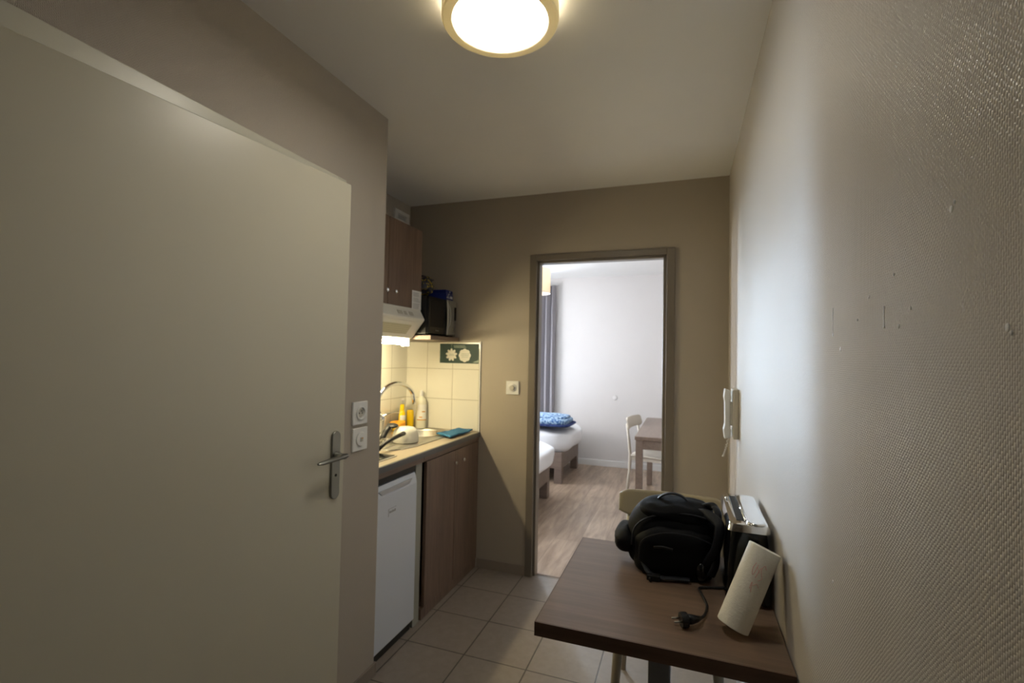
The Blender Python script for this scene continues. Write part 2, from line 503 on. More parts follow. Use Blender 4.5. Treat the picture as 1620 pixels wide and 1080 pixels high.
# ------------------------------------------------------------------ shell
XR, XL, YB, YL, XK = 0.236, -1.291, 3.045, 1.865, -1.894
YT = 3.115           # bedroom side of the back wall
YF = 6.45            # bedroom far wall
XBL = -3.45          # bedroom left wall
Y0 = -1.4
struct(bx(XK-0.1, XR, Y0, 3.10, -0.05, 0).build('floor', m_tile))
struct(bx(XBL, XR, 3.10, YF, -0.05, 0).build('floor_bedroom', m_plank))
struct(bx(XBL-0.15, XR+0.1, Y0-0.1, YF+0.15, 2.5, 2.6).build('ceiling', m_ceil))
# right wall with its few drips of dried paint
g = bx(XR, XR+0.1, Y0, YF, 0, 2.5)
g.mi = 1
for (y, z, r) in ((0.566, 1.575, .0030), (0.560, 1.580, .0018), (0.483, 1.458, .0030), (0.478, 1.4535, .0018), (0.912, 1.449, .0032), (0.686, 1.472, .0022), (0.730, 1.474, .0018), (0.784, 1.518, .002), (0.954, 1.474, .0026), (0.655, 1.49, .002), (0.954, 1.062, .0024), (0.70, 1.535, .0018), (0.83, 1.49, .0016)):
    g.ell((XR, y, z), (0.0012, r, r*1.2), nu=10, nv=8)
for (y, z0, z1) in ((0.954, 1.474, 1.52), (0.730, 1.474, 1.50)):
    g.tube([(XR, y, z0), (XR, y+0.001, (z0+z1)/2), (XR, y, z1)], 0.0007, 6)
m_drip = mat('dried_paint_drip', (0.9, 0.9, 0.92, 1), 0.25)
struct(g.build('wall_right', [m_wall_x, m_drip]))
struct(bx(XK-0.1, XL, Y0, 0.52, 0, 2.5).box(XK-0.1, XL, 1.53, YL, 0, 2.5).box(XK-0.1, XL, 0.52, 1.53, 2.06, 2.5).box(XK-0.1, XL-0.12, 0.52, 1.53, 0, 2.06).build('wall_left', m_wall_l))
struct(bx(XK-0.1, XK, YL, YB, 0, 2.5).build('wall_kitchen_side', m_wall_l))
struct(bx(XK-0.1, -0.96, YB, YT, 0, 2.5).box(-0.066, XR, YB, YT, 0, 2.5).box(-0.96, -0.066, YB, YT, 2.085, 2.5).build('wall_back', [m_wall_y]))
# bedroom face of the dividing wall, painted like the bedroom
struct(bx(XBL, -0.96, YT, YT+0.006, 0, 2.5).box(-0.066, XR, YT, YT+0.006, 0, 2.5).box(-0.96, -0.066, YT, YT+0.006, 2.085, 2.5).build('wall_bedroom_near', m_bed_wall))
struct(bx(XBL-0.1, XBL, YB, 3.8, 0, 2.5).box(XBL-0.1, XBL, 5.0, YF, 0, 2.5).box(XBL-0.1, XBL, 3.8, 5.0, 0, 0.9).box(XBL-0.1, XBL, 3.8, 5.0, 2.2, 2.5).build('wall_bedroom_left', m_bed_wall))
WX0, WX1, WZ0, WZ1 = -3.05, -2.0, 0.85, 2.38
struct(bx(XBL-0.1, WX0, YF, YF+0.12, 0, 2.5).box(WX1, XR+0.1, YF, YF+0.12, 0, 2.5).box(WX0, WX1, YF, YF+0.12, 0, WZ0).box(WX0, WX1, YF, YF+0.12, WZ1, 2.5).build('wall_far', m_bed_wall))
struct(bx(XK-0.1, XR+0.1, Y0-0.1, Y0, 0, 2.5).build('wall_near', m_wall_y))
struct(bx(XBL-0.1, XK-0.1, YB, YT+0.006, 0, 2.5).build('wall_dividing', m_bed_wall))

# windows
f = MB()
for a in ((WX0, WX1, WZ0, WZ0+.06), (WX0, WX1, WZ1-.06, WZ1), (WX0, WX0+.06, WZ0+.06, WZ1-.06), (WX1-.06, WX1, WZ0+.06, WZ1-.06), (-2.56, -2.50, WZ0+.06, WZ1-.06)):
    f.box(a[0], a[1], YF+.05, YF+.1, a[2], a[3])
wf = struct(f.build('window_1', m_white, bevel=.004))
bx(WX0+.06, WX1-.06, YF+.07, YF+.076, WZ0+.06, WZ1-.06).build('pane', m_glass, wf)
f = MB()
for a in ((3.8, 5.0, .9, .96), (3.8, 5.0, 2.14, 2.2), (3.8, 3.86, .96, 2.14), (4.94, 5.0, .96, 2.14), (4.37, 4.43, .96, 2.14)):
    f.box(XBL-.09, XBL-.04, a[0], a[1], a[2], a[3])
wf = struct(f.build('added_side_window', m_white, bevel=.004))  # unseen window, added to let in the bedroom fill lamp
bx(XBL-.07, XBL-.064, 3.86, 4.94, .96, 2.14).build('pane', m_glass, wf)

# skirtings
struct(bx(-1.31, -0.968, YB-.009, YB, 0, .06).build('baseboard_back', m_base_k, bevel=.001))
struct(bx(-0.055, XR-.009, YB-.009, YB, 0, .06).build('baseboard_back_right', m_base_k, bevel=.001))
struct(bx(XR-.009, XR, Y0, 3.04, 0, .06).build('baseboard_right', m_base_k, bevel=.001))
struct(bx(XL, XL+.009, 1.585, YL, 0, .055).box(XL-.03, XL+.009, YL, YL+.009, 0, .055).build('baseboard_left', m_base_k, bevel=.001))
struct(bx(XBL, XR, YF-.012, YF, 0, .078).build('baseboard_far', m_white, bevel=.003))
struct(bx(XR-.012, XR, YT+.02, YF-.012, 0, .078).build('baseboard_bedroom_right', m_white, bevel=.003))

# tiled splashback, with plastic edge strip
g = bx(-1.888, -1.316, YB-.007, YB, .906, 1.512)
struct(g.build('wall_tiles_back', m_tiles_y))
struct(bx(XK, XK+.007, YL, YB-.007, .906, 1.66).build('wall_tiles_side', m_tiles_x))
struct(bx(-1.318, -1.311, YB-.009, YB, .90, 1.52).build('trim_1', m_white, bevel=.001))

# bedroom doorway frame
g = MB()
def frame_jamb(g):
    # outer casing (kitchen side), recessed inner rebate, full wall depth
    for s, xo, xi, xr in ((1, -.969, -.922, -.908), (-1, -.058, -.108, -.128)):
        g.box(xo, xi, YB-.014, YT+.010, 0, 2.093)
        g.box(xi, xr, YB+.012, YT+.010, 0, 2.05)
    g.box(-.922, -.108, YB-.014, YT+.010, 2.055, 2.093)
    g.box(-.922, -.108, YB+.012, YT+.010, 2.040, 2.055)
frame_jamb(g)
struct(g.build('trim_2', m_taupe, bevel=.003))
struct(bx(-.905, -.13, 3.09, 3.105, 0, .003).build('trim_3', m_deskwood))

# ------------------------------------------------------------------ left door (ajar) and its frame
g = MB()
g.box(XL-.06, XL+.012, 0.46, 0.52, 0, 2.115).box(XL-.06, XL+.012, 1.53, 1.578, 0, 2.115).box(XL-.06, XL+.012, .52, 1.53, 2.058, 2.115)
g.box(XL-.06, XL-.03, .52, .535, 0, 2.058).box(XL-.06, XL-.03, 1.515, 1.53, 0, 2.058).box(XL-.06, XL-.03, .535, 1.515, 2.043, 2.058)
struct(g.build('trim_4', m_dframe, bevel=.003))
ang = math.atan2(0.082, 0.946)
DM = Matrix.Translation((-1.257, 0.53, 0)) @ Matrix.Rotation(-ang, 4, 'Z')     # local y runs along the leaf, +x is the hall face
g = MB().box(-.04, 0, -.03, .951, .008, 2.052, DM)
door = struct(g.build('door_1', m_door, bevel=.0025))
def dm(x, y, z): return DM @ Vector((x, y, z))
# long back plate with rounded ends
g = MB()
pts = []
w_, z0, z1 = .0205, .905, 1.147
for i in range(13):
    a = PI*i/12; pts.append((.905+w_*math.cos(a), z1-w_+w_*math.sin(a)))
for i in range(13):
    a = PI+PI*i/12; pts.append((.905+w_*math.cos(a), z0+w_+w_*math.sin(a)))
g.prism(pts, 0, 0.0, .009)
for v in g.b.verts: v.co = DM @ v.co
pl = g.build('handle_plate', m_brushed, door, bevel=.003, smooth='auto')
g = MB()
g.lathe([(.0, 0), (.005, 0), (.005, .0015), (0, .0015)], DM @ Matrix.Translation((.0085, .905, .990)) @ Matrix.Rotation(PI/2, 4, 'Y'), 20)
g.build('keyhole', m_dark, pl)
g = MB()
g.lathe([(.013, 0), (.013, .012), (.010, .022), (.0095, .045)], DM @ Matrix.Translation((.008, .905, 1.060)) @ Matrix.Rotation(PI/2, 4, 'Y'), 20)
lv = [dm(.046, .915, 1.062), dm(.05, .89, 1.062), dm(.051, .85, 1.060), dm(.050, .80, 1.056), dm(.048, .785, 1.055)]
g.tube(lv, [.0105, .012, .011, .009, .005], 12, flat=.75)
g.build('door_handle', m_brushed, door, smooth='auto')

# ------------------------------------------------------------------ sockets on the left wall
def wall_plate_x(name, y, z, label, kind):
    t = thing(name, (XL, y, z), label, 'wall socket')
    s_ = .048
    bx(XL, XL+.010, y-s_, y+s_, z-s_, z+s_).build('cover_plate', m_plastic, t, bevel=.003)
    Mx = Matrix.Translation((XL+.009, y, z)) @ Matrix.Rotation(PI/2, 4, 'Y')
    if kind == 'power':
        MB().lathe([(.030, 0), (.030, .006), (.026, .008), (.022, .006), (.021, -.004), (0, -.004)], Mx, 32, cap=False).build('socket_well', m_plastic, t, smooth='auto')
        MB().lathe([(0, 0), (.019, 0), (.019, .0012), (0, .0012)], Mx, 24).build('socket_face', m_socket_in, t)
        g = MB()
        for dy in (-.0095, .0095):
            g.lathe([(0, .001), (.003, .001), (.003, .0022), (0, .0022)], Mx @ Matrix.Translation((0, dy, 0)), 12)
        g.build('pin_hole', m_dark, t)
        MB().lathe([(0, .001), (.0022, .001), (.0022, .010), (0, .011)], Mx @ Matrix.Translation((-.009, 0, 0)), 12).build('earth_pin', m_brushed, t)
    else:
        MB().lathe([(.030, 0), (.030, .005), (.028, .007), (0, .007)], Mx, 32).build('socket_face', m_plastic, t, smooth='auto')
        bx(XL+.015, XL+.018, y-.008, y+.008, z-.010, z+.008).build('jack_opening', m_socket_in, t)
        bx(XL+.0175, XL+.019, y-.002, y+.008, z+.002, z+.006).build('gold_contact', m_gold, t)
    return t
wall_plate_x('power_socket', 1.711, 1.175, 'white round-welled power socket on wall beside door, the upper of two plates', 'power')
wall_plate_x('television_socket', 1.714, 1.066, 'white plate with round insert, directly under the power socket', 'tv')

# dimmer / switch on back wall
t = thing('light_switch', (-1.077, YB, 1.215), 'white square wall switch with round dial left of bedroom doorway', 'light switch')
bx(-1.122, -1.032, YB-.011, YB, 1.170, 1.260).build('cover_plate', m_plastic, t, bevel=.003)
Mx = Matrix.Translation((-1.077, YB-.010, 1.215)) @ Matrix.Rotation(PI/2, 4, 'X')
MB().lathe([(.028, 0), (.028, .004), (.026, .005), (0, .005)], Mx, 32).build('switch_surround', m_plastic, t, smooth='auto')
MB().lathe([(.017, .004), (.0165, .014), (.015, .016), (0, .016)], Mx, 32).build('dial', m_socket_in, t, smooth='auto')

# small blank plate on the bedroom wall
t = MB().lathe([(.032, 0), (.032, .004), (.029, .006), (0, .006)], Matrix.Translation((-.858, YF, .902)) @ Matrix.Rotation(PI/2, 4, 'X'), 28).build('blanking_plate', m_bed_wall, smooth='auto', origin=(-.858, YF, .902))
tag(t, 'small round pale blanking plate on the bedroom far wall', 'wall plate')

# ------------------------------------------------------------------ intercom on right wall
t = thing('wall_intercom', (XR, 2.5, 1.05), 'cream intercom handset mounted on the right wall above toaster', 'intercom')
bx(XR-.026, XR, 2.452, 2.552, 1.062, 1.292).build('base_unit', m_phone, t, bevel=.005)
g = MB()
prof = [(.200, 1.285), (.176, 1.294), (.172, 1.255), (.176, 1.235), (.177, 1.13), (.171, 1.105), (.176, 1.062), (.202, 1.07), (.205, 1.105), (.199, 1.12), (.199, 1.235), (.205, 1.25)]
g.prism(prof, 1, 2.456, 2.512)
hs = g.build('handset', m_plastic, t, bevel=.004)
bx(.199, .2092, 2.4570, 2.512, 1.125, 1.232).build('cradle_recess', m_socket_in, t)
g = MB()
pts = []
for i in range(150):
    u = i/149
    c = Vector((.192-.02*math.sin(u*PI), 2.472+.02*u, 1.062-.085*math.sin(u*PI)**.7 if 0 < u < 1 else 1.064))
    a = u*2*PI*20
    pts.append((c.x+.0035*math.cos(a), c.y+.0035*math.sin(a), c.z))
g.tube(pts, .0011, 5)
g.build('coiled_cord', m_phone, t, smooth=True)

# ------------------------------------------------------------------ ceiling lamp
LC = (-.527, 1.315)
t = thing('ceiling_light', (LC[0], LC[1], 2.5), 'round flush ceiling lamp with beige ring and glowing disc', 'ceiling light')
T = Matrix.Translation((LC[0], LC[1], 0))
MB().lathe([(.140, 2.428), (.142, 2.420), (.145, 2.418), (.170, 2.419), (.174, 2.424), (.174, 2.462), (.170, 2.462), (.140, 2.462)], T, 72, cap=False).build('ring', m_ring, t, smooth='auto')
MB().lathe([(0, 2.4275), (.07, 2.4285), (.12, 2.431), (.141, 2.435), (.141, 2.440), (0, 2.440)], T, 64, cap=False).build('diffuser', m_lamp, t, smooth=True)
g = MB().lathe([(.125, 2.455), (.125, 2.485), (0, 2.485)], T, 48, cap=False)
g.build('bulb_tray', m_lampcore, t, smooth='auto')
g = MB()
for a0, a1 in ((20+35, 200-35), (200+35, 380-35)):
    a0, a1 = math.radians(a0), math.radians(a1)
    g.lathe([(.158, 2.462), (.158, 2.5), (.162, 2.5), (.162, 2.462), (.158, 2.462)], T, 40, cap=False, arc=(a0, a1))
g.build('mounting_skirt', m_ring, t)
MB().lathe([(0, 2.488), (.13, 2.488), (.13, 2.5), (0, 2.5)], T, 48).build('backing_plate', m_white, t)

# ------------------------------------------------------------------ kitchenette
XF = -1.315       # front plane
# wall vent
t = thing('air_vent', (XK, 2.91, 2.33), 'white wall vent grille above the upper cabinet near the ceiling', 'vent')
g = MB()
for a in ((2.82, 3.0, 2.335, 2.362), (2.82, 3.0, 2.40, 2.425), (2.82, 2.855, 2.362, 2.40), (2.965, 3.0, 2.362, 2.40)): g.box(XK, XK+.02, a[0], a[1], a[2], a[3])
g.build('vent_frame', m_plastic, t, bevel=.003)
bx(XK, XK+.006, 2.855, 2.965, 2.362, 2.40).build('vent_opening', m_ink, t)
g = MB()
for k in range(4): g.box(XK+.006, XK+.014, 2.855, 2.965, 2.366+.009*k, 2.369+.009*k)
g.build('slats', m_plastic, t)

# upper cabinet: y 1.92..2.63 , x -1.894..-1.55
t = thing('wall_cabinet', (-1.72, 2.27, 1.70), 'dark brown two-door wall cabinet above the white cooker hood', 'cabinet')
bx(XK, -1.57, 1.925, 2.635, 1.705, 2.19).build('carcass', m_cab, t, bevel=.001)
for (y0, y1, ky, nm) in ((1.927, 2.278, 2.242, 'l'), (2.283, 2.637, 2.325, 'r')):
    d = bx(-1.569, -1.55, y0, y1, 1.703, 2.192).build('door', m_cab, t, bevel=.0012, origin=(-1.56, y0, 1.703))
    MB().lathe([(.006, 0), (.005, .012), (.011, .019), (.012, .025), (.009, .030), (0, .031)], Matrix.Translation((-1.55, ky, 1.775)) @ Matrix.Rotation(PI/2, 4, 'Y'), 20).build('knob', m_chrome, d, smooth='auto')
# notice
t = thing('paper_notice', (-1.549, 2.58, 1.70), 'small white printed paper stuck to the wall cabinet door', 'notice')
bx(-1.5495, -1.5485, 2.530, 2.636, 1.700, 1.812).build('sheet', m_paper, t)
g = MB()
z = 1.800
for k in range(14):
    if k in (4, 8): z -= .005
    g.box(-1.5485, -1.5481, 2.540, 2.540+random.uniform(.06, .086), z-.0025, z)
    z -= .0070
g.build('printed_lines', m_ink, t)

# cooker hood
t = thing('cooker_hood', (-1.72, 2.27, 1.52), 'white cooker hood under the wall cabinet, its lamp lit', 'cooker hood')
prof = [(XK, 1.702), (-1.549, 1.702), (-1.546, 1.690), (-1.518, 1.640), (-1.520, 1.632), (-1.604, 1.522), (XK, 1.522)]
MB().prism(prof, 1, 1.925, 2.632).build('hood_body', m_hood, t, bevel=.003)
# control row on the slanted front face
n_ = Vector((.05, 0, .028)).normalized()
g = MB()
def fr(u, y):  # point on front face, u 0 top .. 1 bottom
    return Vector((-1.546+.028*u, y, 1.690-.050*u))
nrm = Vector((.050, 0, .028)).normalized()
def face_quad(g, u0, u1, y0, y1, th=.0015):
    A = [fr(u0, y0), fr(u0, y1), fr(u1, y1), fr(u1, y0)]
    B = [p+nrm*th for p in A]
    V = [g.b.verts.new(p) for p in A+B]
    for q in ((0,1,2,3),(7,6,5,4),(0,4,5,1),(1,5,6,2),(2,6,7,3),(3,7,4,0)): g.b.faces.new([V[i] for i in q])
for (y0, y1) in ((2.352, 2.40), (2.42, 2.445), (2.475, 2.515)):
    g2 = MB(); face_quad(g2, .30, .72, y0, y1, .003); g2.build('switch', m_socket_in, t)
# underside filter panel on the sloping face
def us(u, y, off=0.0):   # u 0 front .. 1 back
    p = Vector((-1.520-.084*u, y, 1.632-.110*u)); return p + Vector((.795, 0, -.607))*off
g = MB()
for (u0, u1, y0, y1) in ((.1, .9, 1.97, 2.58),):
    A = [us(u0, y0, 0), us(u0, y1, 0), us(u1, y1, 0), us(u1, y0, 0)]
    B = [us(u0, y0, .003), us(u0, y1, .003), us(u1, y1, .003), us(u1, y0, .003)]
    V = [g.b.verts.new(p) for p in A+B]
    for q in ((0,1,2,3),(7,6,5,4),(0,4,5,1),(1,5,6,2),(2,6,7,3),(3,7,4,0)): g.b.faces.new([V[i] for i in q])
g.build('filter_rim', m_hood, t)
g = MB()
A = [us(.28, 2.03, .003), us(.28, 2.52, .003), us(.76, 2.52, .003), us(.76, 2.03, .003)]
B = [p+Vector((.795, 0, -.607))*.002 for p in A]
V = [g.b.verts.new(p) for p in A+B]
for q in ((0,1,2,3),(7,6,5,4),(0,4,5,1),(1,5,6,2),(2,6,7,3),(3,7,4,0)): g.b.faces.new([V[i] for i in q])
g.build('filter', m_filter, t)
MB().tube([(-1.645, 2.0, 1.497), (-1.645, 2.61, 1.497)], .013, 14).build('lamp_tube', m_tube, t, smooth=True)
bx(-1.66, -1.63, 1.975, 2.0, 1.48, 1.523).build('lamp_holder', m_hood, t)
bx(-1.67, -1.612, 2.611, 2.624, 1.474, 1.523).build('lamp_holder', m_hood, t)  # end holder enlarged to block tube light from the shelf end

# microwave shelf
t = tag(bx(XK+.0, -1.478, 2.640, YB, 1.518, 1.544).build('microwave_shelf', m_caby, bevel=.001, origin=(-1.68, 2.84, 1.518)), 'short brown shelf board carrying the microwave in the corner', 'shelf')
# microwave
t = thing('microwave_oven', (-1.68, 2.84, 1.544), 'black microwave with silver control side on the corner shelf', 'microwave')
bx(-1.87, -1.515, 2.646, 3.020, 1.552, 1.792).build('casing', m_black, t, bevel=.006)
for yy in (2.68, 2.99):
    for xx in (-1.84, -1.55): MB().lathe([(.012, 1.544), (.012, 1.553)], Matrix.Translation((xx, yy, 0)), 14).build('foot', m_black, t)
d = bx(-1.5145, -1.497, 2.648, 2.872, 1.556, 1.790).build('door', m_gloss_black, t, bevel=.004)
bx(-1.4975, -1.4955, 2.672, 2.846, 1.600, 1.765).build('door_window', m_mwglass, d, bevel=.001)
g = MB()
g.box(-1.4968, -1.4962, 2.735, 2.742, 1.576, 1.583)
for k in range(4): g.box(-1.4968, -1.4962, 2.746+.0085*k, 2.752+.0085*k, 1.576, 1.582)
g.build('maker_mark', m_brushed, d)
g = MB()
def curved(u, v):
    y = 2.874+.144*u
    bul = .012*math.sin(PI*v)
    return Vector((-1.506+.012*math.cos((u-.2)*PI*.55)+bul*.6*(1-u), y, 1.556+.234*v))
g.grid(curved, 10, 14)
g.build('control_panel', m_mwsilver, t, smooth=True, solid=.012)
g = MB()
g.tube([(-1.497, 2.884, 1.775), (-1.482, 2.900, 1.735), (-1.478, 2.908, 1.68), (-1.482, 2.900, 1.625), (-1.497, 2.884, 1.580)], .006, 10)
g.build('handle', m_brushed, d, smooth=True)
MB().lathe([(.016, 0), (.015, .012), (.012, .014), (0, .014)], Matrix.Translation((-1.495, 2.955, 1.600)) @ Matrix.Rotation(PI/2, 4, 'Y'), 24).build('dial', m_brushed, t, smooth='auto')
bx(-1.498, -1.490, 2.985, 3.012, 1.66, 1.75).build('display', m_gloss_black, t)
# things on the microwave
def crumple(amp, sc, seed=0):
    def fn(v, p):
        n = noise.noise_vector(Vector((v.x*sc+seed, v.y*sc, v.z*sc)))
        return p + n*amp
    return fn
g = MB().ell((-1.64, 2.730, 1.858), (.105, .078, .056), .8, 36, 24, fn=crumple(.022, 2.6, 3))
g.ell((-1.62, 2.765, 1.905), (.07, .055, .025), .9, 28, 18, fn=crumple(.016, 3.2, 9))
o = g.build('crumpled_bag', m_bag_y, smooth=True, origin=(-1.63, 2.75, 1.80))
mn = min((o.matrix_basis @ v.co).z for v in o.data.vertices); o.location.z += 1.7935-mn
tag(o, 'crumpled dark bag with yellow flecks on top of the microwave', 'bag')
t = thing('blue_carton', (-1.60, 2.90, 1.793), 'flat blue carton with white lettering beside the crumpled dark bag', 'box')
Mb = Matrix.Translation((-1.59, 2.925, 0)) @ Matrix.Rotation(.12, 4, 'Z')
MB().box(-.085, .085, -.052, .07, 1.793, 1.838, Mb).build('box_body', m_bluebox, t, bevel=.003)
MB().box(-.083, .080, -.04, .07, 1.839, 1.862, Mb @ Matrix.Rotation(-.06, 4, 'Z')).build('box_flap', m_bluebox, t, bevel=.003)
g = MB()
# white letters (front face, +x): a large C, small letters
def arc_letter(y, z, r, a0, a1, th=.0035, x=.0855):
    P = [(x, y+r*math.cos(math.radians(a0+(a1-a0)*i/10)), z+1.15*r*math.sin(math.radians(a0+(a1-a0)*i/10))) for i in range(11)]
    P = [Mb @ Vector(p) for p in P]
    g.tube(P, th*.5, 6)
arc_letter(-.012, 1.820, .013, 50, 310)
for k in range(4):
    g.box(.085, .0865, .010+.012*k, .018+.012*k, 1.806, 1.822, Mb)
g.box(.085, .0865, -.048, -.034, 1.806, 1.812, Mb)
for k in range(3): g.box(.0795, .0815, .010+.016*k, .020+.016*k, 1.846, 1.856, Mb)
g.build('white_lettering', m_white, t)

# worktop with sink cut-out built around a stadium basin
wt = thing('kitchen_worktop', (-1.6, 2.45, .874), 'laminate kitchen worktop with grey rounded front edge', 'worktop')
SX0, SX1, SY0, SY1 = -1.865, -1.416, 2.19, 3.028      # outer sink plate
g = MB()
BC = (-1.640, 2.825); BR = .186                          # basin
bm = g.b
# top skin with hole: use polygon bridge - build as grid strips around the hole
hole = [(BC[0]+(BR)*math.cos(2*PI*i/48), BC[1]+(BR)*math.sin(2*PI*i/48)) for i in range(48)]
def rect_pt(a, x0, x1, y0, y1):
    c, s_ = math.cos(a), math.sin(a)
    tx = ((x1-BC[0])/c if c > 0 else (x0-BC[0])/c) if abs(c) > 1e-9 else 1e9
    ty = ((y1-BC[1])/s_ if s_ > 0 else (y0-BC[1])/s_) if abs(s_) > 1e-9 else 1e9
    tt = min(tx, ty); return (BC[0]+c*tt, BC[1]+s_*tt)
def plate_with_hole(g, x0, x1, y0, y1, z0, z1, hr, outer=None):
    angs = sorted(set([2*PI*i/64 for i in range(64)] + [math.atan2(y-BC[1], x-BC[0]) % (2*PI) for x in (x0, x1) for y in (y0, y1)]))
    O = [(outer(a) if outer else rect_pt(a, x0, x1, y0, y1)) for a in angs]
    H = [(BC[0]+hr*math.cos(a), BC[1]+hr*math.sin(a)) for a in angs]
    L = [[g.b.verts.new((p[0], p[1], z)) for p in q] for q, z in ((O, z1), (H, z1), (H, z0), (O, z0))]
    n = len(angs)
    for a_, b_ in ((0, 1), (1, 2), (2, 3), (3, 0)):
        for i in range(n):
            j = (i+1) % n
            g.b.faces.new((L[a_][i], L[a_][j], L[b_][j], L[b_][i]))
plate_with_hole(g, XK+.007, XF-.003, YL+.001, YB-.008, .877, .906, BR+.004)
g.build('worktop_slab', m_worktop, wt)
pts = [(XF-.003, .877), (XF-.003, .906)] + [(XF+.004+.006*math.sin(a), .900+.006*math.cos(a)) for a in [i*PI/2/6 for i in range(7)]] + [(XF+.010, .877)]
MB().prism(pts[1:] + [pts[0]], 1, YL+.001, YB-.001).build('front_edge', m_workedge, wt, smooth='auto')

# rail below the worktop
t = tag(bx(XF-.020, XF, YL+.002, 2.312, .848, .8765).build('fascia_rail', m_caby, bevel=.001, origin=(XF, 2.1, .848)), 'brown fascia strip between worktop and fridge', 'rail')
# cabinet under the sink
t = thing('sink_cabinet', (-1.6, 2.68, 0), 'dark brown two-door base cabinet under the sink', 'cabinet')
g = bx(-1.88, XF-.03, 2.325, 2.343, .065, .876).box(-1.88, XF-.022, 3.020, 3.038, .065, .876).box(-1.88, XF-.022, 2.343, 3.020, .065, .083).box(-1.88, -1.872, 2.343, 3.02, .083, .70)
g.build('carcass', m_cab, t)
bx(XF-.020, XF, 2.314, 3.042, .848, .8765).build('top_rail', m_caby, t, bevel=.001)
bx(XF-.025, XF-.006, 2.325, 3.040, .002, .058).build('plinth', m_cab, t)
for (y0, y1, ky) in ((2.346, 2.687, 2.668), (2.692, 3.040, 2.768)):
    d = bx(XF-.019, XF, y0, y1, .062, .843).build('door', m_cab, t, bevel=.0012, origin=(XF, y0, .062))
    MB().lathe([(.006, 0), (.005, .012), (.011, .019), (.012, .025), (.009, .030), (0, .031)], Matrix.Translation((XF, ky if ky > 2.7 else 2.656, .775)) @ Matrix.Rotation(PI/2, 4, 'Y'), 20).build('knob', m_chrome, d, smooth='auto')
# filler panel
tag(bx(-1.86, XF-.012, 2.250, 2.312, 0, .846).build('filler_panel', m_filler, bevel=.001, origin=(-1.6, 2.28, 0)), 'narrow grey upright panel between fridge and sink cabinet', 'panel')

# fridge
t = thing('fridge', (-1.6, 2.06, 0), 'white under-counter fridge left of the sink cabinet', 'fridge')
bx(-1.86, -1.36, 1.872, 2.240, .02, .815).build('fridge_body', m_enamel, t, bevel=.004)
bx(-1.84, -1.335, 1.876, 2.236, .0, .048).build('plinth', m_dark, t)
g = MB()
dprof = [(-1.357, .050), (-1.318, .050), (-1.314, .056), (-1.314, .758), (-1.320, .790), (-1.328, .812), (-1.357, .812)]
g.prism(dprof, 1, 1.873, 2.241)
d = g.build('door', m_enamel, t, bevel=.003)
bx(-1.357, -1.345, 1.878, 2.236, .812, .8165).build('door_cap', m_dark, d)
# moulded finger grip along the top of the door
g = MB()
g.prism([(1.90, .790), (2.195, .790), (2.165, .768), (1.93, .768)], 0, -1.319, -1.3125)
g.build('handle_grip', mat('grip_grey', (0.50, 0.50, 0.52, 1), .35), d, bevel=.002)
g = MB()
g.box(-1.314, -1.3134, 1.985, 1.988, .655, .690).box(-1.314, -1.3134, 1.988, 2.050, .6885, .690)
for k in range(5): g.box(-1.314, -1.3134, 1.994+.011*k, 2.001+.011*k, .668, .680-.003*(k % 2))
g.build('maker_mark', m_ink, d)
bx(-1.34, -1.322, 1.873, 2.236, .818, .846).build('gap_shade', m_dark, t)  # dark strip painting in the shade of the gap above the fridge

# sink
t = thing('sink', (-1.635, 2.6, .906), 'stainless steel inset sink with round basin and drainer', 'sink')
g = MB()
def sink_outer(a):
    # stadium-like outline measured from basin centre
    x0, x1, y0, y1, rr = SX0, SX1, SY0, SY1, .20
    p = rect_pt(a, x0, x1, y0, y1)
    x = max(x0+rr, min(x1-rr, p[0])); y = max(y0+rr, min(y1-rr, p[1]))
    v = Vector((p[0]-x, p[1]-y))
    if abs(v.x) > 1e-6 and abs(v.y) > 1e-6:
        v = v.normalized()*rr
    return (x+v.x, y+v.y)
plate_with_hole(g, SX0, SX1, SY0, SY1, .9062, .9105, BR, outer=sink_outer)
g.build('sink_plate', m_steel, t, bevel=.0012)
g = MB().lathe([(BR+.006, .9106), (BR+.001, .9135), (BR-.006, .9110), (BR-.014, .895), (BR-.020, .80), (BR-.05, .768), (.03, .762), (.02, .756), (0, .756)], Matrix.Translation((BC[0], BC[1], 0)), 64, cap=False)
g.build('basin', m_steel, t, smooth=True)
MB().lathe([(0, .7625), (.022, .7625), (.026, .7635), (.030, .7625)], Matrix.Translation((BC[0], BC[1], 0)), 28, cap=False).build('drain', m_chrome, t, smooth=True)
g = MB()
for k in range(7):
    x = -1.74+.034*k
    g.tube([(x, 2.26, .9105), (x, 2.28, .9118), (x, 2.54, .9118), (x, 2.56, .9105)], .004, 8)
g.build('drainer_ribs', m_steel, t, smooth=True)
# mixer tap
t = thing('kitchen_tap', (-1.80, 2.615, .91), 'tall chrome kitchen tap with swan-neck spout behind the sink', 'tap')
MB().lathe([(.027, .9112), (.027, .918), (.020, .922), (.017, .955), (.024, 1.0), (.026, 1.02), (.022, 1.032), (0, 1.036)], Matrix.Translation((-1.80, 2.615, 0)), 28).build('tap_body', m_chrome, t, smooth='auto')
pts = [(-1.80, 2.600, 1.02), (-1.795, 2.560, 1.08), (-1.79, 2.552, 1.14)]
for i in range(15):
    a = PI - (PI*.97)*i/14
    pts.append((-1.79+.003*i, 2.728+.178*math.cos(a), 1.125+.108*math.sin(a)))
pts.append((-1.74, 2.905, 1.085))
MB().tube(pts, .0145, 14).build('spout', m_chrome, t, smooth=True)
g = MB()
g.tube([(-1.80, 2.615, 1.030), (-1.79, 2.66, 1.040), (-1.775, 2.71, 1.045), (-1.76, 2.765, 1.040)], [.020, .014, .009, .006], 12, flat=.5)
g.build('lever', m_chrome, t, smooth=True)

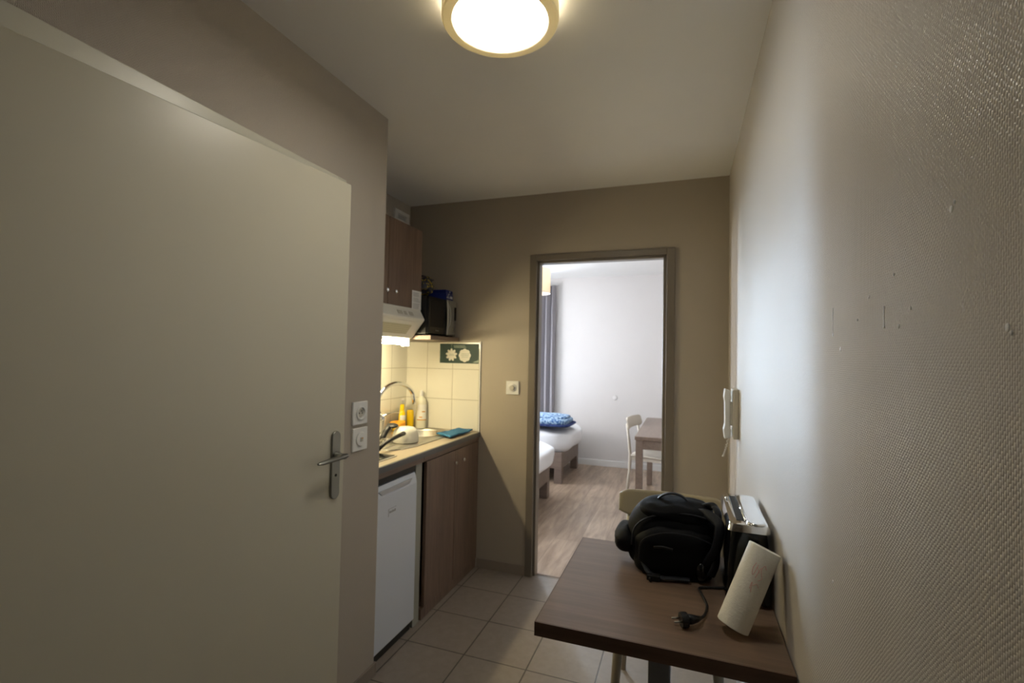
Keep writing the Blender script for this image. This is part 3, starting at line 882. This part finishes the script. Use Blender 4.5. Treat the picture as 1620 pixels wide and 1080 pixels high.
# hob corner
t = thing('electric_hob', (-1.6, 2.0, .906), 'black glass hob at the near end of the worktop', 'hob')
bx(-1.85, -1.372, 1.870, 2.138, .9062, .911).build('hob_frame', m_steel, t, bevel=.001)
bx(-1.84, -1.380, 1.872, 2.130, .911, .914).build('hob_glass', m_gloss_black, t, bevel=.001)
MB().lathe([(0, .9140), (.08, .9140), (.083, .917), (.070, .920), (0, .920)], Matrix.Translation((-1.52, 1.99, 0)), 36).build('hotplate', m_greymetal, t, smooth='auto')

# crockery drying beside the basin
t = thing('white_bowl', (-1.535, 2.475, .912), 'white enamel bowl upside down on the drainer beside the basin', 'bowl')
Mt = Matrix.Translation((-1.535, 2.475, .9125))
MB().lathe([(.070, 0), (.0735, .002), (.075, .010), (.0745, .034), (.073, .037), (.0725, .045), (.069, .062), (.060, .077), (.046, .086), (.030, .089), (0, .0895)], Mt, 48, cap=False).build('bowl_shell', m_potw, t, smooth=True)
t = thing('saucepan_lid', (-1.625, 2.37, .912), 'dark lid with black knob and handle leaning behind the white bowl', 'lid')
g = MB().tube([(-1.60, 2.335, .930), (-1.605, 2.35, .955), (-1.60, 2.372, .985), (-1.595, 2.392, 1.008)], [.018, .017, .016, .016], 10, flat=.8)
g.build('handle', m_black, t, smooth=True)
g = MB().lathe([(0, -.006), (.026, -.006), (.034, 0), (.034, .005), (.026, .009), (0, .011)], axis_m((-1.59, 2.42, 1.010), (.15, -.1, 1)), 24)
g.build('knob_top', m_black, t, smooth='auto')
t = thing('small_pan', (-1.62, 2.22, .912), 'small white pan with curved black handle lying on drainer', 'pan')
g = MB().tube([(-1.50, 2.150, .925), (-1.49, 2.20, .952), (-1.485, 2.26, .966), (-1.49, 2.33, .972), (-1.50, 2.395, .975)], [.013, .013, .013, .014, .016], 10, flat=.8)
g.build('handle', m_black, t, smooth=True)
MB().lathe([(.045, 0), (.048, .003), (.052, .034), (.050, .034), (.045, .004), (0, .004)], Matrix.Translation((-1.60, 2.21, .912)), 32, cap=True).build('pan_body', m_potw, t, smooth='auto')
t = thing('wire_whisk', (-1.54, 2.28, .912), 'small wire whisk lying in front of the white bowl', 'whisk')
g = MB()
for k in range(5):
    a = PI*k/5
    P = []
    for i in range(13):
        u = PI*i/12
        rr = .024*math.sin(u)**.8
        s_ = 1 if i < 99 else 1
        P.append((-1.545+.02*math.cos(u)*1.8, 2.285+rr*math.cos(a)*1, .937+rr*math.sin(a)))
    g.tube(P, .0011, 5)
    P2 = [(x, 2.285-(y-2.285), .937-(z-.937)) for x, y, z in P]
    g.tube(P2, .0011, 5)
g.build('wire_loops', m_steel, t, smooth=True)
MB().tube([(-1.58, 2.285, .937), (-1.64, 2.28, .930), (-1.70, 2.27, .922)], .007, 10).build('grip', m_black, t, smooth=True)

# bottles
def bottle(name, x, y, prof, m, label, flat=1.0, z=.911):
    t = thing(name, (x, y, z), label, 'bottle')
    Mt = Matrix.Translation((x, y, z)) @ Matrix.Diagonal((1, flat, 1, 1))
    MB().lathe(prof, Mt, 28).build('bottle_body', m, t, smooth='auto')
    return t, Mt
t, Mt = bottle('dish_soap_bottle', -1.815, 2.875, [(.020, 0), (.023, .006), (.023, .085), (.020, .115), (.014, .128)], m_yellow, 'opaque yellow washing-up bottle with flip cap, left of two yellow bottles')
MB().lathe([(.0145, .128), (.0145, .166), (.011, .170), (0, .170)], Mt, 20).build('cap', m_yellow, t, smooth='auto')
g = MB().lathe([(.0236, .066), (.0236, .098)], Mt, 20, cap=False, arc=(-1.6, .4)); g.build('label_patch', m_labelw, t)
g = MB().lathe([(.0238, .030), (.0238, .044)], Mt, 8, cap=False, arc=(-.6, -.1)); g.build('red_spot', m_red, t)
t, Mt = bottle('yellow_bottle', -1.800, 2.955, [(.022, 0), (.025, .006), (.025, .110), (.020, .126), (0, .127)], m_yellow2, 'translucent amber yellow bottle, right of the opaque yellow one')
t, Mt = bottle('clear_pump_bottle', -1.845, 2.93, [(.022, 0), (.024, .005), (.024, .14), (.016, .155), (.010, .16), (.010, .175)], m_clear, 'slim pale clear bottle behind the yellow bottles')
MB().lathe([(.0125, .172), (.0125, .198), (.009, .202), (0, .202)], Mt, 18).build('cap', m_white, t, smooth='auto')
t, Mt = bottle('large_pale_bottle', -1.738, 2.995, [(.036, 0), (.039, .006), (.039, .178), (.034, .200), (.018, .216), (.013, .222)], m_clear, 'tall pale bottle with white and gold label, against the tiles', .8)
MB().lathe([(.0135, .222), (.0135, .245), (.010, .262), (0, .264)], Mt, 20).build('cap', m_white, t, smooth='auto')
g = MB().lathe([(.0397, .060), (.0397, .165)], Mt, 20, cap=False, arc=(-1.9, .2)); g.build('label_patch', m_labelw, t)
g = MB().lathe([(.0401, .056), (.0401, .063)], Mt, 20, cap=False, arc=(-1.9, .2))
g.build('gold_band', m_gold, t)
MB().lathe([(.0401, .112), (.0401, .120)], Mt, 10, cap=False, arc=(-1.0, -.3)).build('gold_mark', m_gold, t)
MB().lathe([(.0401, .074), (.0401, .082)], Mt, 10, cap=False, arc=(-1.5, -.9)).build('gold_mark', m_gold, t)
# sponge on its little dish
t = thing('kitchen_sponge', (-1.80, 2.80, .911), 'orange kitchen sponge in a yellow tub behind the tap lever', 'sponge')
g = MB().lathe([(.030, 0), (.035, .004), (.038, .040), (.035, .040), (.033, .006), (0, .006)], Matrix.Translation((-1.80, 2.80, .911)), 28)
g.build('tub', m_yellow2, t, smooth='auto')
MB().ell((-1.80, 2.80, .958), (.047, .040, .020), .5, 24, 12, fn=crumple(.003, 3)).build('sponge_block', m_orange, t, smooth=True)

# teal cloth
g = MB()
def cloth(u, v):
    a = Vector((-1.489, 2.765)); b = Vector((-1.355, 2.700)); c = Vector((-1.345, 3.005)); d_ = Vector((-1.455, 3.020))
    p = a.lerp(b, u).lerp(d_.lerp(c, u), v)
    return Vector((p.x, p.y, .9215+.0022*math.sin(u*5+v*9)+.0015*math.sin(v*21)))
g.grid(cloth, 12, 20)
o = g.build('dish_cloth', m_teal, smooth=True, solid=.009, origin=(-1.42, 2.86, .912))
tag(o, 'folded teal dish cloth on the worktop right of the sink', 'cloth')

# sign on the tiles
t = thing('wall_sign', (-1.472, YB-.007, 1.37), 'dark green sign with two cream flower shapes on the tiles under the shelf', 'sign')
bx(-1.622, -1.325, YB-.0095, YB-.0072, 1.368, 1.503).build('board', m_signgreen, t)
def flower(cx, cz, r, n, depth, power):
    pts = []
    for i in range(144):
        a = 2*PI*i/144
        q = abs(math.cos(n*a/2+PI/2*0))**power
        rr = r*(1-depth+depth*q)
        pts.append((cx+rr*math.sin(a), cz+rr*math.cos(a)))
    return pts
g = MB().prism(flower(-1.532, 1.426, .044, 9, .38, .9), 1, YB-.0102, YB-.0094)
g.build('flower_shape', m_signwhite, t)
g = MB().prism(flower(-1.430, 1.423, .046, 8, .13, .6), 1, YB-.0102, YB-.0094)
g.build('flower_shape', m_signwhite, t)
g = MB()
for k in range(5): g.box(-1.5335, -1.5305, YB-.0102, YB-.0094, 1.470+.0065*k, 1.474+.0065*k)
for (x0, x1, z) in ((-1.515, -1.428, 1.488), (-1.512, -1.422, 1.478)): 
    x = x0
    while x < x1:
        wv = random.uniform(.006, .013); g.box(x, min(x+wv, x1), YB-.0101, YB-.0094, z-.0022, z+.0022); x += wv+.002
g.build('printed_lines', m_signgrey, t)
for i, (cx, cz, w2) in enumerate(((-1.43, 1.434, .05), (-1.43, 1.423, .056), (-1.43, 1.412, .046), (-1.532, 1.430, .03), (-1.532, 1.422, .036))):
    x = cx-w2/2; g = MB()
    while x < cx+w2/2:
        wv = random.uniform(.005, .010); g.box(x, x+wv, YB-.0106, YB-.0101, cz-.0014, cz+.0014); x += wv+.0004
    g.build('text_line', m_signgrey, t)
g = MB()
P = [(-1.372, 1.375), (-1.325, 1.375), (-1.325, 1.395), (-1.338, 1.388), (-1.355, 1.382)]
g.prism(P, 1, YB-.0101, YB-.0094)
g.build('corner_motif', m_signgrey, t)

# ------------------------------------------------------------------ table
t = thing('kitchen_table', (-.06, 1.525, 0), 'brown laminate table against the right wall on a grey post', 'table')
TX0, TX1, TY0, TY1 = -.357, .233, 1.211, 1.835
bx(TX0+.002, TX1, TY0+.002, TY1-.002, .716, .750).build('tabletop', m_tabtop, t, bevel=.0015)
g = bx(TX0-.0005, TX0+.0025, TY0, TY1, .7145, .7495).box(TX0-.0005, TX1, TY0-.001, TY0+.0025, .7145, .7495).box(TX0, TX1, TY1-.0025, TY1, .7145, .7495)
g.build('edge_banding', m_tabedge, t)
bx(-.094, -.032, 1.495, 1.555, .012, .708).build('post', m_greymetal, t, bevel=.004)
bx(-.22, .10, 1.36, 1.69, .704, .7155).build('mounting_plate', m_greymetal, t, bevel=.002)
bx(-.27, .15, 1.30, 1.75, 0, .012).build('base_plate', m_greymetal, t, bevel=.004)

# ------------------------------------------------------------------ chairs
def chair(name, label, loc, rot, cols, group=None):
    """local: faces -y, back at +y"""
    body, leg = cols
    t = bpy.data.objects.new(name, None); C.objects.link(t)
    t['label'] = label; t['category'] = 'chair'
    if group: t['group'] = group
    WORLD[t.name] = Vector((0, 0, 0))
    def seat(u, v):
        x = -.205+.41*u; y = -.20+.40*v
        rx = 1-max(0, abs(2*u-1)-.8)*.3
        return Vector((x, y*rx, .452-.012*math.sin(PI*v)*math.sin(PI*u)-.01*(1-v)**3))
    MB().grid(seat, 14, 14).build('seat', body, t, smooth=True, solid=.016)
    def back(u, v):
        x = -.225+.45*u
        c = .035*(1-(2*u-1)**2)
        zz = .712+.108*v
        cr = .018*max(0, abs(2*u-1)-.86)/.14
        if v > .5: zz -= cr*(v-.5)*2
        else: zz += cr*(.5-v)*2
        return Vector((x, .205+c+.02*v, zz))
    MB().grid(back, 24, 10).build('backrest', body, t, smooth=True, solid=.016)
    for s in (-1, 1):
        MB().tube([(s*.175, .24, .76), (s*.185, .215, .60), (s*.185, .20, .45), (s*.188, .205, .30), (s*.20, .23, .0)], [.014, .016, .018, .017, .012], 10, flat=.8).build('leg', leg, t, smooth=True)
        MB().tube([(s*.165, -.165, .445), (s*.180, -.18, .25), (s*.20, -.20, 0)], [.024, .020, .013], 10, flat=.8).build('leg', leg, t, smooth=True)
    g = MB()
    g.box(-.18, .18, -.175, -.150, .405, .440).box(-.18, .18, .185, .205, .405, .440)
    for s in (-1, 1): g.box(s*.17, s*.19, -.16, .19, .405, .440)
    g.build('seat_frame', leg, t, bevel=.002)
    t.location = loc; t.rotation_euler = (0, 0, rot)
    return t
chair('dining_chair', 'khaki wooden chair behind the brown table, backpack before it', (-.055, 2.085, 0), 0.0, (m_chair, m_chairleg))
chair('desk_chair', 'cream wooden chair tucked under the bedroom desk', (-.278, 5.17, 0), PI/2-.20, (m_cream, m_cream))

# ------------------------------------------------------------------ toaster
t = thing('toaster', (.177, 1.67, .75), 'tall black long-slot toaster with chrome top against the right wall', 'toaster')
def tst(x0, x1, y0, y1, z0, z1, taper, n=6, r=.022):
    g = MB()
    def outline(x0, x1, y0, y1, r):
        P = []
        for cx, cy, a0 in ((x1-r, y1-r, 0), (x0+r, y1-r, PI/2), (x0+r, y0+r, PI), (x1-r, y0+r, 3*PI/2)):
            for i in range(n+1):
                a = a0+PI/2*i/n; P.append((cx+r*math.cos(a), cy+r*math.sin(a)))
        return P
    prev = None
    lv = [(0, .0), (.015, -.003), (.5, 0.0), (.94, taper), (1, taper+.004)]
    for u, dd in lv:
        P = outline(x0+dd, x1-dd, y0+dd, y1-dd, r)
        V = [g.b.verts.new((p[0], p[1], z0+(z1-z0)*u)) for p in P]
        if prev:
            for i in range(len(V)): g.b.faces.new((prev[i], prev[(i+1) % len(V)], V[(i+1) % len(V)], V[i]))
        else: g.b.faces.new(V[::-1])
        prev = V
    g.b.faces.new(prev)
    return g
tst(.116, .228, 1.498, 1.842, .758, .958, .008).build('toaster_body', m_gloss_black, t, smooth='auto')
tst(.120, .226, 1.502, 1.838, .950, .970, .004, r=.018).build('chrome_top', m_chrome, t, smooth='auto')
bx(.143, .163, 1.54, 1.80, .9695, .9712).build('slot', m_dark, t)
g = MB()
P = [(.168, 1.80), (.168, 1.525)] + [(.192+.024*math.cos(a), 1.525+.026*math.sin(a)) for a in [PI+PI*i/10 for i in range(1, 10)]] + [(.216, 1.525), (.216, 1.80)]
g.prism(P, 2, .970, .9765)
g.build('chrome_lid', m_chrome, t, bevel=.003, smooth='auto')
MB().tube([(.165, 1.54, .974), (.165, 1.80, .974)], .0028, 8).build('rack_wire', m_chrome, t, smooth=True)
MB().ell((.133, 1.76, .973), (.005, .005, .004), 1, 14, 10).build('indicator', m_chrome, t, smooth=True)
for xx in (.13, .214):
    for yy in (1.52, 1.82): MB().lathe([(.008, .750), (.008, .760)], Matrix.Translation((xx, yy, 0)), 12).build('foot', m_black, t)

# toaster power cord with european plug, lying on the table
cp = [(.119, 1.590, .765), (.112, 1.583, .7545), (.095, 1.574, .7545), (.068, 1.567, .7545), (.046, 1.553, .7545), (.051, 1.517, .7545), (.062, 1.456, .7545), (.055, 1.394, .757), (.040, 1.352, .764)]
def smooth_path(P, k=8):
    P = [Vector(p) for p in P]; out = []
    for i in range(len(P)-1):
        p0 = P[max(i-1, 0)]; p1 = P[i]; p2 = P[i+1]; p3 = P[min(i+2, len(P)-1)]
        for j in range(k):
            s = j/k
            out.append(.5*((2*p1)+(-p0+p2)*s+(2*p0-5*p1+4*p2-p3)*s*s+(-p0+3*p1-3*p2+p3)*s**3))
    out.append(P[-1]); return out
t = MB().tube(smooth_path(cp), .0037, 10).build('power_cord', m_cord, t, smooth=True)
pd = Vector((-.9, -.35, -.05)).normalized()
MB().tube([(.043, 1.358, .7635), (.032, 1.340, .768), (.022, 1.331, .770), (.010, 1.327, .770)], [.005, .009, .012, .012], 14).build('strain_relief', m_black, t, smooth=True)
g = MB().lathe([(.011, 0), (.018, .004), (.0185, .012), (.0175, .020), (0, .020)], axis_m((.014, 1.328, .7695), pd), 24)
g.build('plug', m_black, t, smooth='auto')
side = pd.cross(Vector((0, 0, 1))).normalized()
g = MB()
for s in (-1, 1):
    b_ = Vector((.014, 1.328, .7695)) + pd*.020 + side*s*.0095
    e_ = b_ + pd*.019
    MB().tube([b_, e_], .0024, 10).build('plug_pin', m_brushed, t, smooth=True)

# ------------------------------------------------------------------ paper towel roll leaning on the toaster and wall
b0 = Vector((.117, 1.342, .7668)); b1 = Vector((.196, 1.388, .955))
ax = (b1-b0).normalized(); LN = .207
t = thing('paper_towel_roll', tuple(b0), 'white paper towel roll leaning upright against the black toaster', 'paper towel')
A = axis_m(b0, ax)
MB().lathe([(.0195, 0), (.0360, 0), (.0378, .0015), (.0378, LN-.0015), (.0360, LN), (.0195, LN), (.0195, LN-.0), (.0195, 0)], A, 56, cap=False).build('towel_sheets', m_towel, t, smooth='auto')
MB().lathe([(.0195, .0005), (.0195, LN-.0005), (.0180, LN-.0005), (.0180, .0005), (.0195, .0005)], A, 32, cap=False).build('cardboard_core', mat('cardboard', (.42, .32, .22, 1), .9), t, smooth='auto')
# printed pink lettering near the top: strokes that follow the roll's surface, on the side turned to the camera
Ai = A.inverted()
cdir = (Ai @ Vector((0, 0, 1.43))); ca = math.atan2(cdir.y, cdir.x)
def on_roll(a, h): return A @ Vector((.0380*math.cos(a), .0380*math.sin(a), h))
g = MB()
def stroke(P):
    Q = smooth_path([(a, h, 0) for a, h in P], 5)
    g.tube([on_roll(ca+q[0], q[1]) for q in Q], .0006, 5)
for (oa, oh) in ((.10, .150),):
    stroke([(oa+.45, oh+.012), (oa+.30, oh+.020), (oa+.18, oh+.008), (oa+.30, oh-.004), (oa+.40, oh-.012), (oa+.22, oh-.020)])
    stroke([(oa+.12, oh+.012), (oa+.02, oh-.016)]); stroke([(oa+.15, oh-.002), (oa-.10, oh+.010)])
    stroke([(oa-.08, oh+.016), (oa-.16, oh-.012), (oa-.30, oh+.002), (oa-.22, oh+.018)])
    stroke([(oa+.42, oh-.035), (oa+.25, oh-.028), (oa+.05, oh-.036)])
    stroke([(oa-.05, oh-.045), (oa-.05, oh-.028), (oa+.08, oh-.052)])
g.build('printed_lettering', m_pink, t, smooth=True)

# ------------------------------------------------------------------ backpack
t = thing('backpack', (-.03, 1.69, .750), 'black camera backpack lying on the brown table', 'backpack')
def bagfn(v, p):
    n = noise.noise_vector(Vector((v.x*1.8+5, v.y*1.8, v.z*1.8)))
    p = p + n*.010
    if p.z > 0: p.x *= 1-.10*(p.z/.1)
    return p
def on_table(zc):
    def fn(v, p):
        p = bagfn(v, p); p.z = max(p.z, .7515-zc); return p
    return fn
MB().ell((-.037, 1.715, .845), (.140, .112, .112), .62, 48, 36, fn=on_table(.845)).build('main_compartment', m_nylon, t, smooth=True)
MB().ell((-.030, 1.660, .820), (.122, .078, .092), .60, 40, 32, fn=on_table(.820)).build('front_pocket', m_nylon2, t, smooth=True)
MB().ell((-.025, 1.70, .932), (.112, .090, .032), .65, 40, 20, fn=lambda v, p: p+noise.noise_vector(v*2.2)*.007).build('top_flap', m_nylon, t, smooth=True)
MB().ell((-.178, 1.70, .826), (.040, .085, .042), .8, 28, 20, fn=lambda v, p: p+noise.noise_vector(v*2)*.006).build('hip_pad', m_nylon2, t, smooth=True)
# piping lines
for (P, r_) in (([(-.155, 1.60, .835), (-.145, 1.605, .890), (-.10, 1.612, .925), (-.02, 1.615, .945), (.06, 1.618, .940), (.105, 1.625, .915)], .0028),
                ([(-.13, 1.585, .80), (-.12, 1.579, .86), (-.06, 1.575, .892), (.02, 1.575, .895), (.08, 1.585, .875)], .0022)):
    MB().tube(smooth_path(P), r_, 8).build('zip_piping', m_web, t, smooth=True)
# carrying handle loop on top
MB().tube(smooth_path([(-.085, 1.70, .945), (-.075, 1.70, .968), (-.045, 1.70, .983), (-.01, 1.70, .980), (.018, 1.70, .960)]), .009, 10, flat=.4).build('carry_handle', m_web, t, smooth=True)
# shoulder straps looping at the right side
MB().tube(smooth_path([(.03, 1.66, .935), (.065, 1.63, .950), (.100, 1.60, .935), (.100, 1.585, .90), (.090, 1.58, .86), (.075, 1.585, .83), (.06, 1.60, .79)]), .015, 10, flat=.35, up=(.3, -1, .3)).build('shoulder_strap', m_web, t, smooth=True)
MB().tube(smooth_path([(.05, 1.70, .945), (.085, 1.68, .962), (.100, 1.655, .955), (.100, 1.64, .925), (.098, 1.63, .88), (.092, 1.59, .82), (.078, 1.588, .780)]), .013, 10, flat=.4, up=(.6, -1, .2)).build('shoulder_strap', m_web, t, smooth=True)
MB().tube(smooth_path([(-.12, 1.60, .79), (-.10, 1.575, .768), (-.06, 1.565, .762), (-.02, 1.575, .762), (.02, 1.58, .762)]), .009, 8, flat=.35).build('webbing_strap', m_web, t, smooth=True)
g = MB().box(-.105, -.065, 1.553, 1.578, .7515, .768).box(-.098, -.09, 1.543, 1.556, .7515, .764)
g.build('buckle', m_black, t, bevel=.003)
MB().tube(smooth_path([(-.085, 1.578, .845), (-.06, 1.570, .852), (-.03, 1.570, .848)]), .004, 8).build('zip_puller', m_black, t, smooth=True)
for cx, cz in ((.058, .786),):
    MB().ell((cx-.005, 1.60, cz), (.020, .022, .030), .9, 24, 16).build('padded_cup', m_nylon2 if cx > .08 else m_gloss_black, t, smooth=True)

# ------------------------------------------------------------------ bedroom
def bed(name, y0, y1, label):
    t = thing(name, (-2.35, (y0+y1)/2, 0), label, 'bed')
    x0, x1 = -3.33, -1.29
    g = bx(x0, x1, y0, y0+.03, .17, .345).box(x0, x1, y1-.03, y1, .17, .345).box(x1-.03, x1, y0+.03, y1-.03, .17, .345).box(x0, x0+.03, y0+.03, y1-.03, .17, .345).box(x0+.03, x1-.03, y0+.03, y1-.03, .30, .335)
    g.build('bed_base', m_bedwood, t, bevel=.004)
    for xx in (x0, x1-.085):
        for yy in (y0, y1-.085):
            bx(xx, xx+.085, yy, yy+.085, 0, .172).build('leg', m_bedwood, t, bevel=.003)
    def fn(v, p):
        n = noise.noise_vector(Vector((v.x*5, v.y*3, v.z*2+y0)))
        sag = .03*math.cos(v.y*7+v.x*9)*max(0, -v.z)*.5
        return p + n*.022 + Vector((0, 0, sag))
    MB().ell(((x0+x1)/2+.035, (y0+y1)/2, .460), ((x1-x0)/2+.065, (y1-y0)/2+.04, .136), .42, 80, 32, fn=fn).build('duvet', m_duvet, t, smooth=True, subsurf=1)
    MB().ell((x0+.3, (y0+y1)/2, .63), (.22, .33, .07), .5, 30, 18, fn=lambda v, p: p+noise.noise_vector(v*2)*.012).build('pillow', m_duvet, t, smooth=True)
    return t
bed('single_bed', 5.33, 6.23, 'far single bed with white duvet, folded blue blankets on its foot')
bed('single_bed', 3.92, 4.82, 'nearer single bed with white duvet, cut off by doorway edge')
# folded blankets on the far bed
t = thing('folded_blanket', (-1.62, 5.62, .61), 'folded blue patterned fleece blanket on the far bed foot', 'blanket')
def foldfn(v, p): return p + noise.noise_vector(Vector((v.x*3, v.y*3, v.z*2)))*.009
MB().ell((-1.58, 5.58, .680), (.335, .25, .036), .45, 48, 20, fn=foldfn).build('upper_fold', m_blanket, t, smooth=True)
MB().ell((-1.58, 5.62, .717), (.30, .21, .020), .5, 48, 16, fn=foldfn).build('top_fold', m_blanket, t, smooth=True)
MB().ell((-1.58, 5.58, .646), (.37, .28, .018), .45, 48, 16, fn=foldfn).build('lower_fold', m_blanket2, t, smooth=True)

# curtains
def curtain(name, x0, x1, label, folds):
    g = MB()
    def fn(u, v):
        a = u*folds*2*PI
        amp = .028+.012*math.sin(v*2)
        return Vector((x0+(x1-x0)*u+.01*math.sin(a*2+v), 6.375+amp*math.sin(a+.4*math.sin(v*3)), .03+2.36*v))
    g.grid(fn, folds*14, 14)
    o = g.build(name, m_curtain, smooth=True, solid=.004, origin=((x0+x1)/2, 6.375, .03))
    tag(o, label, 'curtain')
    return o
curtain('curtain', -2.33, -1.665, 'grey pleated curtain right of the bedroom window, behind pendant lamp', 8)
curtain('curtain', -3.42, -3.03, 'grey pleated curtain at the left end of the bedroom window', 5)
t = thing('curtain_rail', (-2.5, 6.375, 2.40), 'white curtain rail across the bedroom window top', 'curtain rail')
MB().tube([(-3.43, 6.375, 2.405), (-1.62, 6.375, 2.405)], .010, 12).build('rod', m_white, t, smooth=True)
for x in (-3.40, -2.5, -1.66): bx(x-.008, x+.008, 6.375, YF, 2.40, 2.42).build('bracket', m_white, t)

# pendant lamp
t = thing('pendant_lamp', (-1.435, 4.6, 2.5), 'lit cream drum pendant lamp hanging in the bedroom', 'pendant lamp')
T = Matrix.Translation((-1.435, 4.6, 0))
MB().lathe([(.170, 2.052), (.170, 2.292)], T, 48, cap=False).build('lamp_shade', m_shade, t, smooth=True, solid=.004)
MB().lathe([(.172, 2.050), (.172, 2.058)], T, 48, cap=False).build('shade_rim', m_white, t, smooth=True, solid=.006)
MB().tube([(-1.435, 4.6, 2.25), (-1.435, 4.6, 2.48)], .003, 8).build('cable', m_white, t)
MB().lathe([(.045, 2.47), (.045, 2.5)], T, 24).build('ceiling_rose', m_white, t)
MB().ell((-1.435, 4.6, 2.17), (.03, .03, .045), 1, 20, 14).build('bulb', emit_mat('bulb_glow', (1, .8, .5, 1), 14), t, smooth=True)
g = MB().lathe([(.018, 2.21), (.018, 2.255)], T, 16)
for k in range(3):
    a = 2*PI*k/3
    g.tube([(-1.435, 4.6, 2.25), (-1.435+.169*math.cos(a), 4.6+.169*math.sin(a), 2.28)], .002, 6)
g.build('lamp_holder', m_white, t)

# desk
t = thing('desk', (-.09, 5.06, 0), 'light brown desk in the bedroom along the right wall', 'desk')
DX0, DX1, DY0, DY1 = -.405, .222, 4.33, 5.78
bx(DX0, DX1, DY0, DY1, .718, .750).build('desktop', m_deskwood, t, bevel=.004)
for xx in (DX0+.008, DX1-.068):
    for yy in (DY0+.008, DY1-.068):
        bx(xx, xx+.06, yy, yy+.06, 0, .718).build('leg', m_deskwood, t, bevel=.003)
g = bx(DX0+.068, DX1-.068, DY0+.016, DY0+.036, .640, .718).box(DX0+.068, DX1-.068, DY1-.036, DY1-.016, .640, .718).box(DX1-.036, DX1-.016, DY0+.068, DY1-.068, .640, .718)
g.build('apron', m_deskwood, t)
# something pale standing at the desk's wall side
bx_ = tag(bx(-.085, .215, 5.30, 5.33, .751, .93).build('desk_tray', m_white, bevel=.004, origin=(.07, 5.31, .751)), 'white upright holder at the back of the bedroom desk', 'holder')
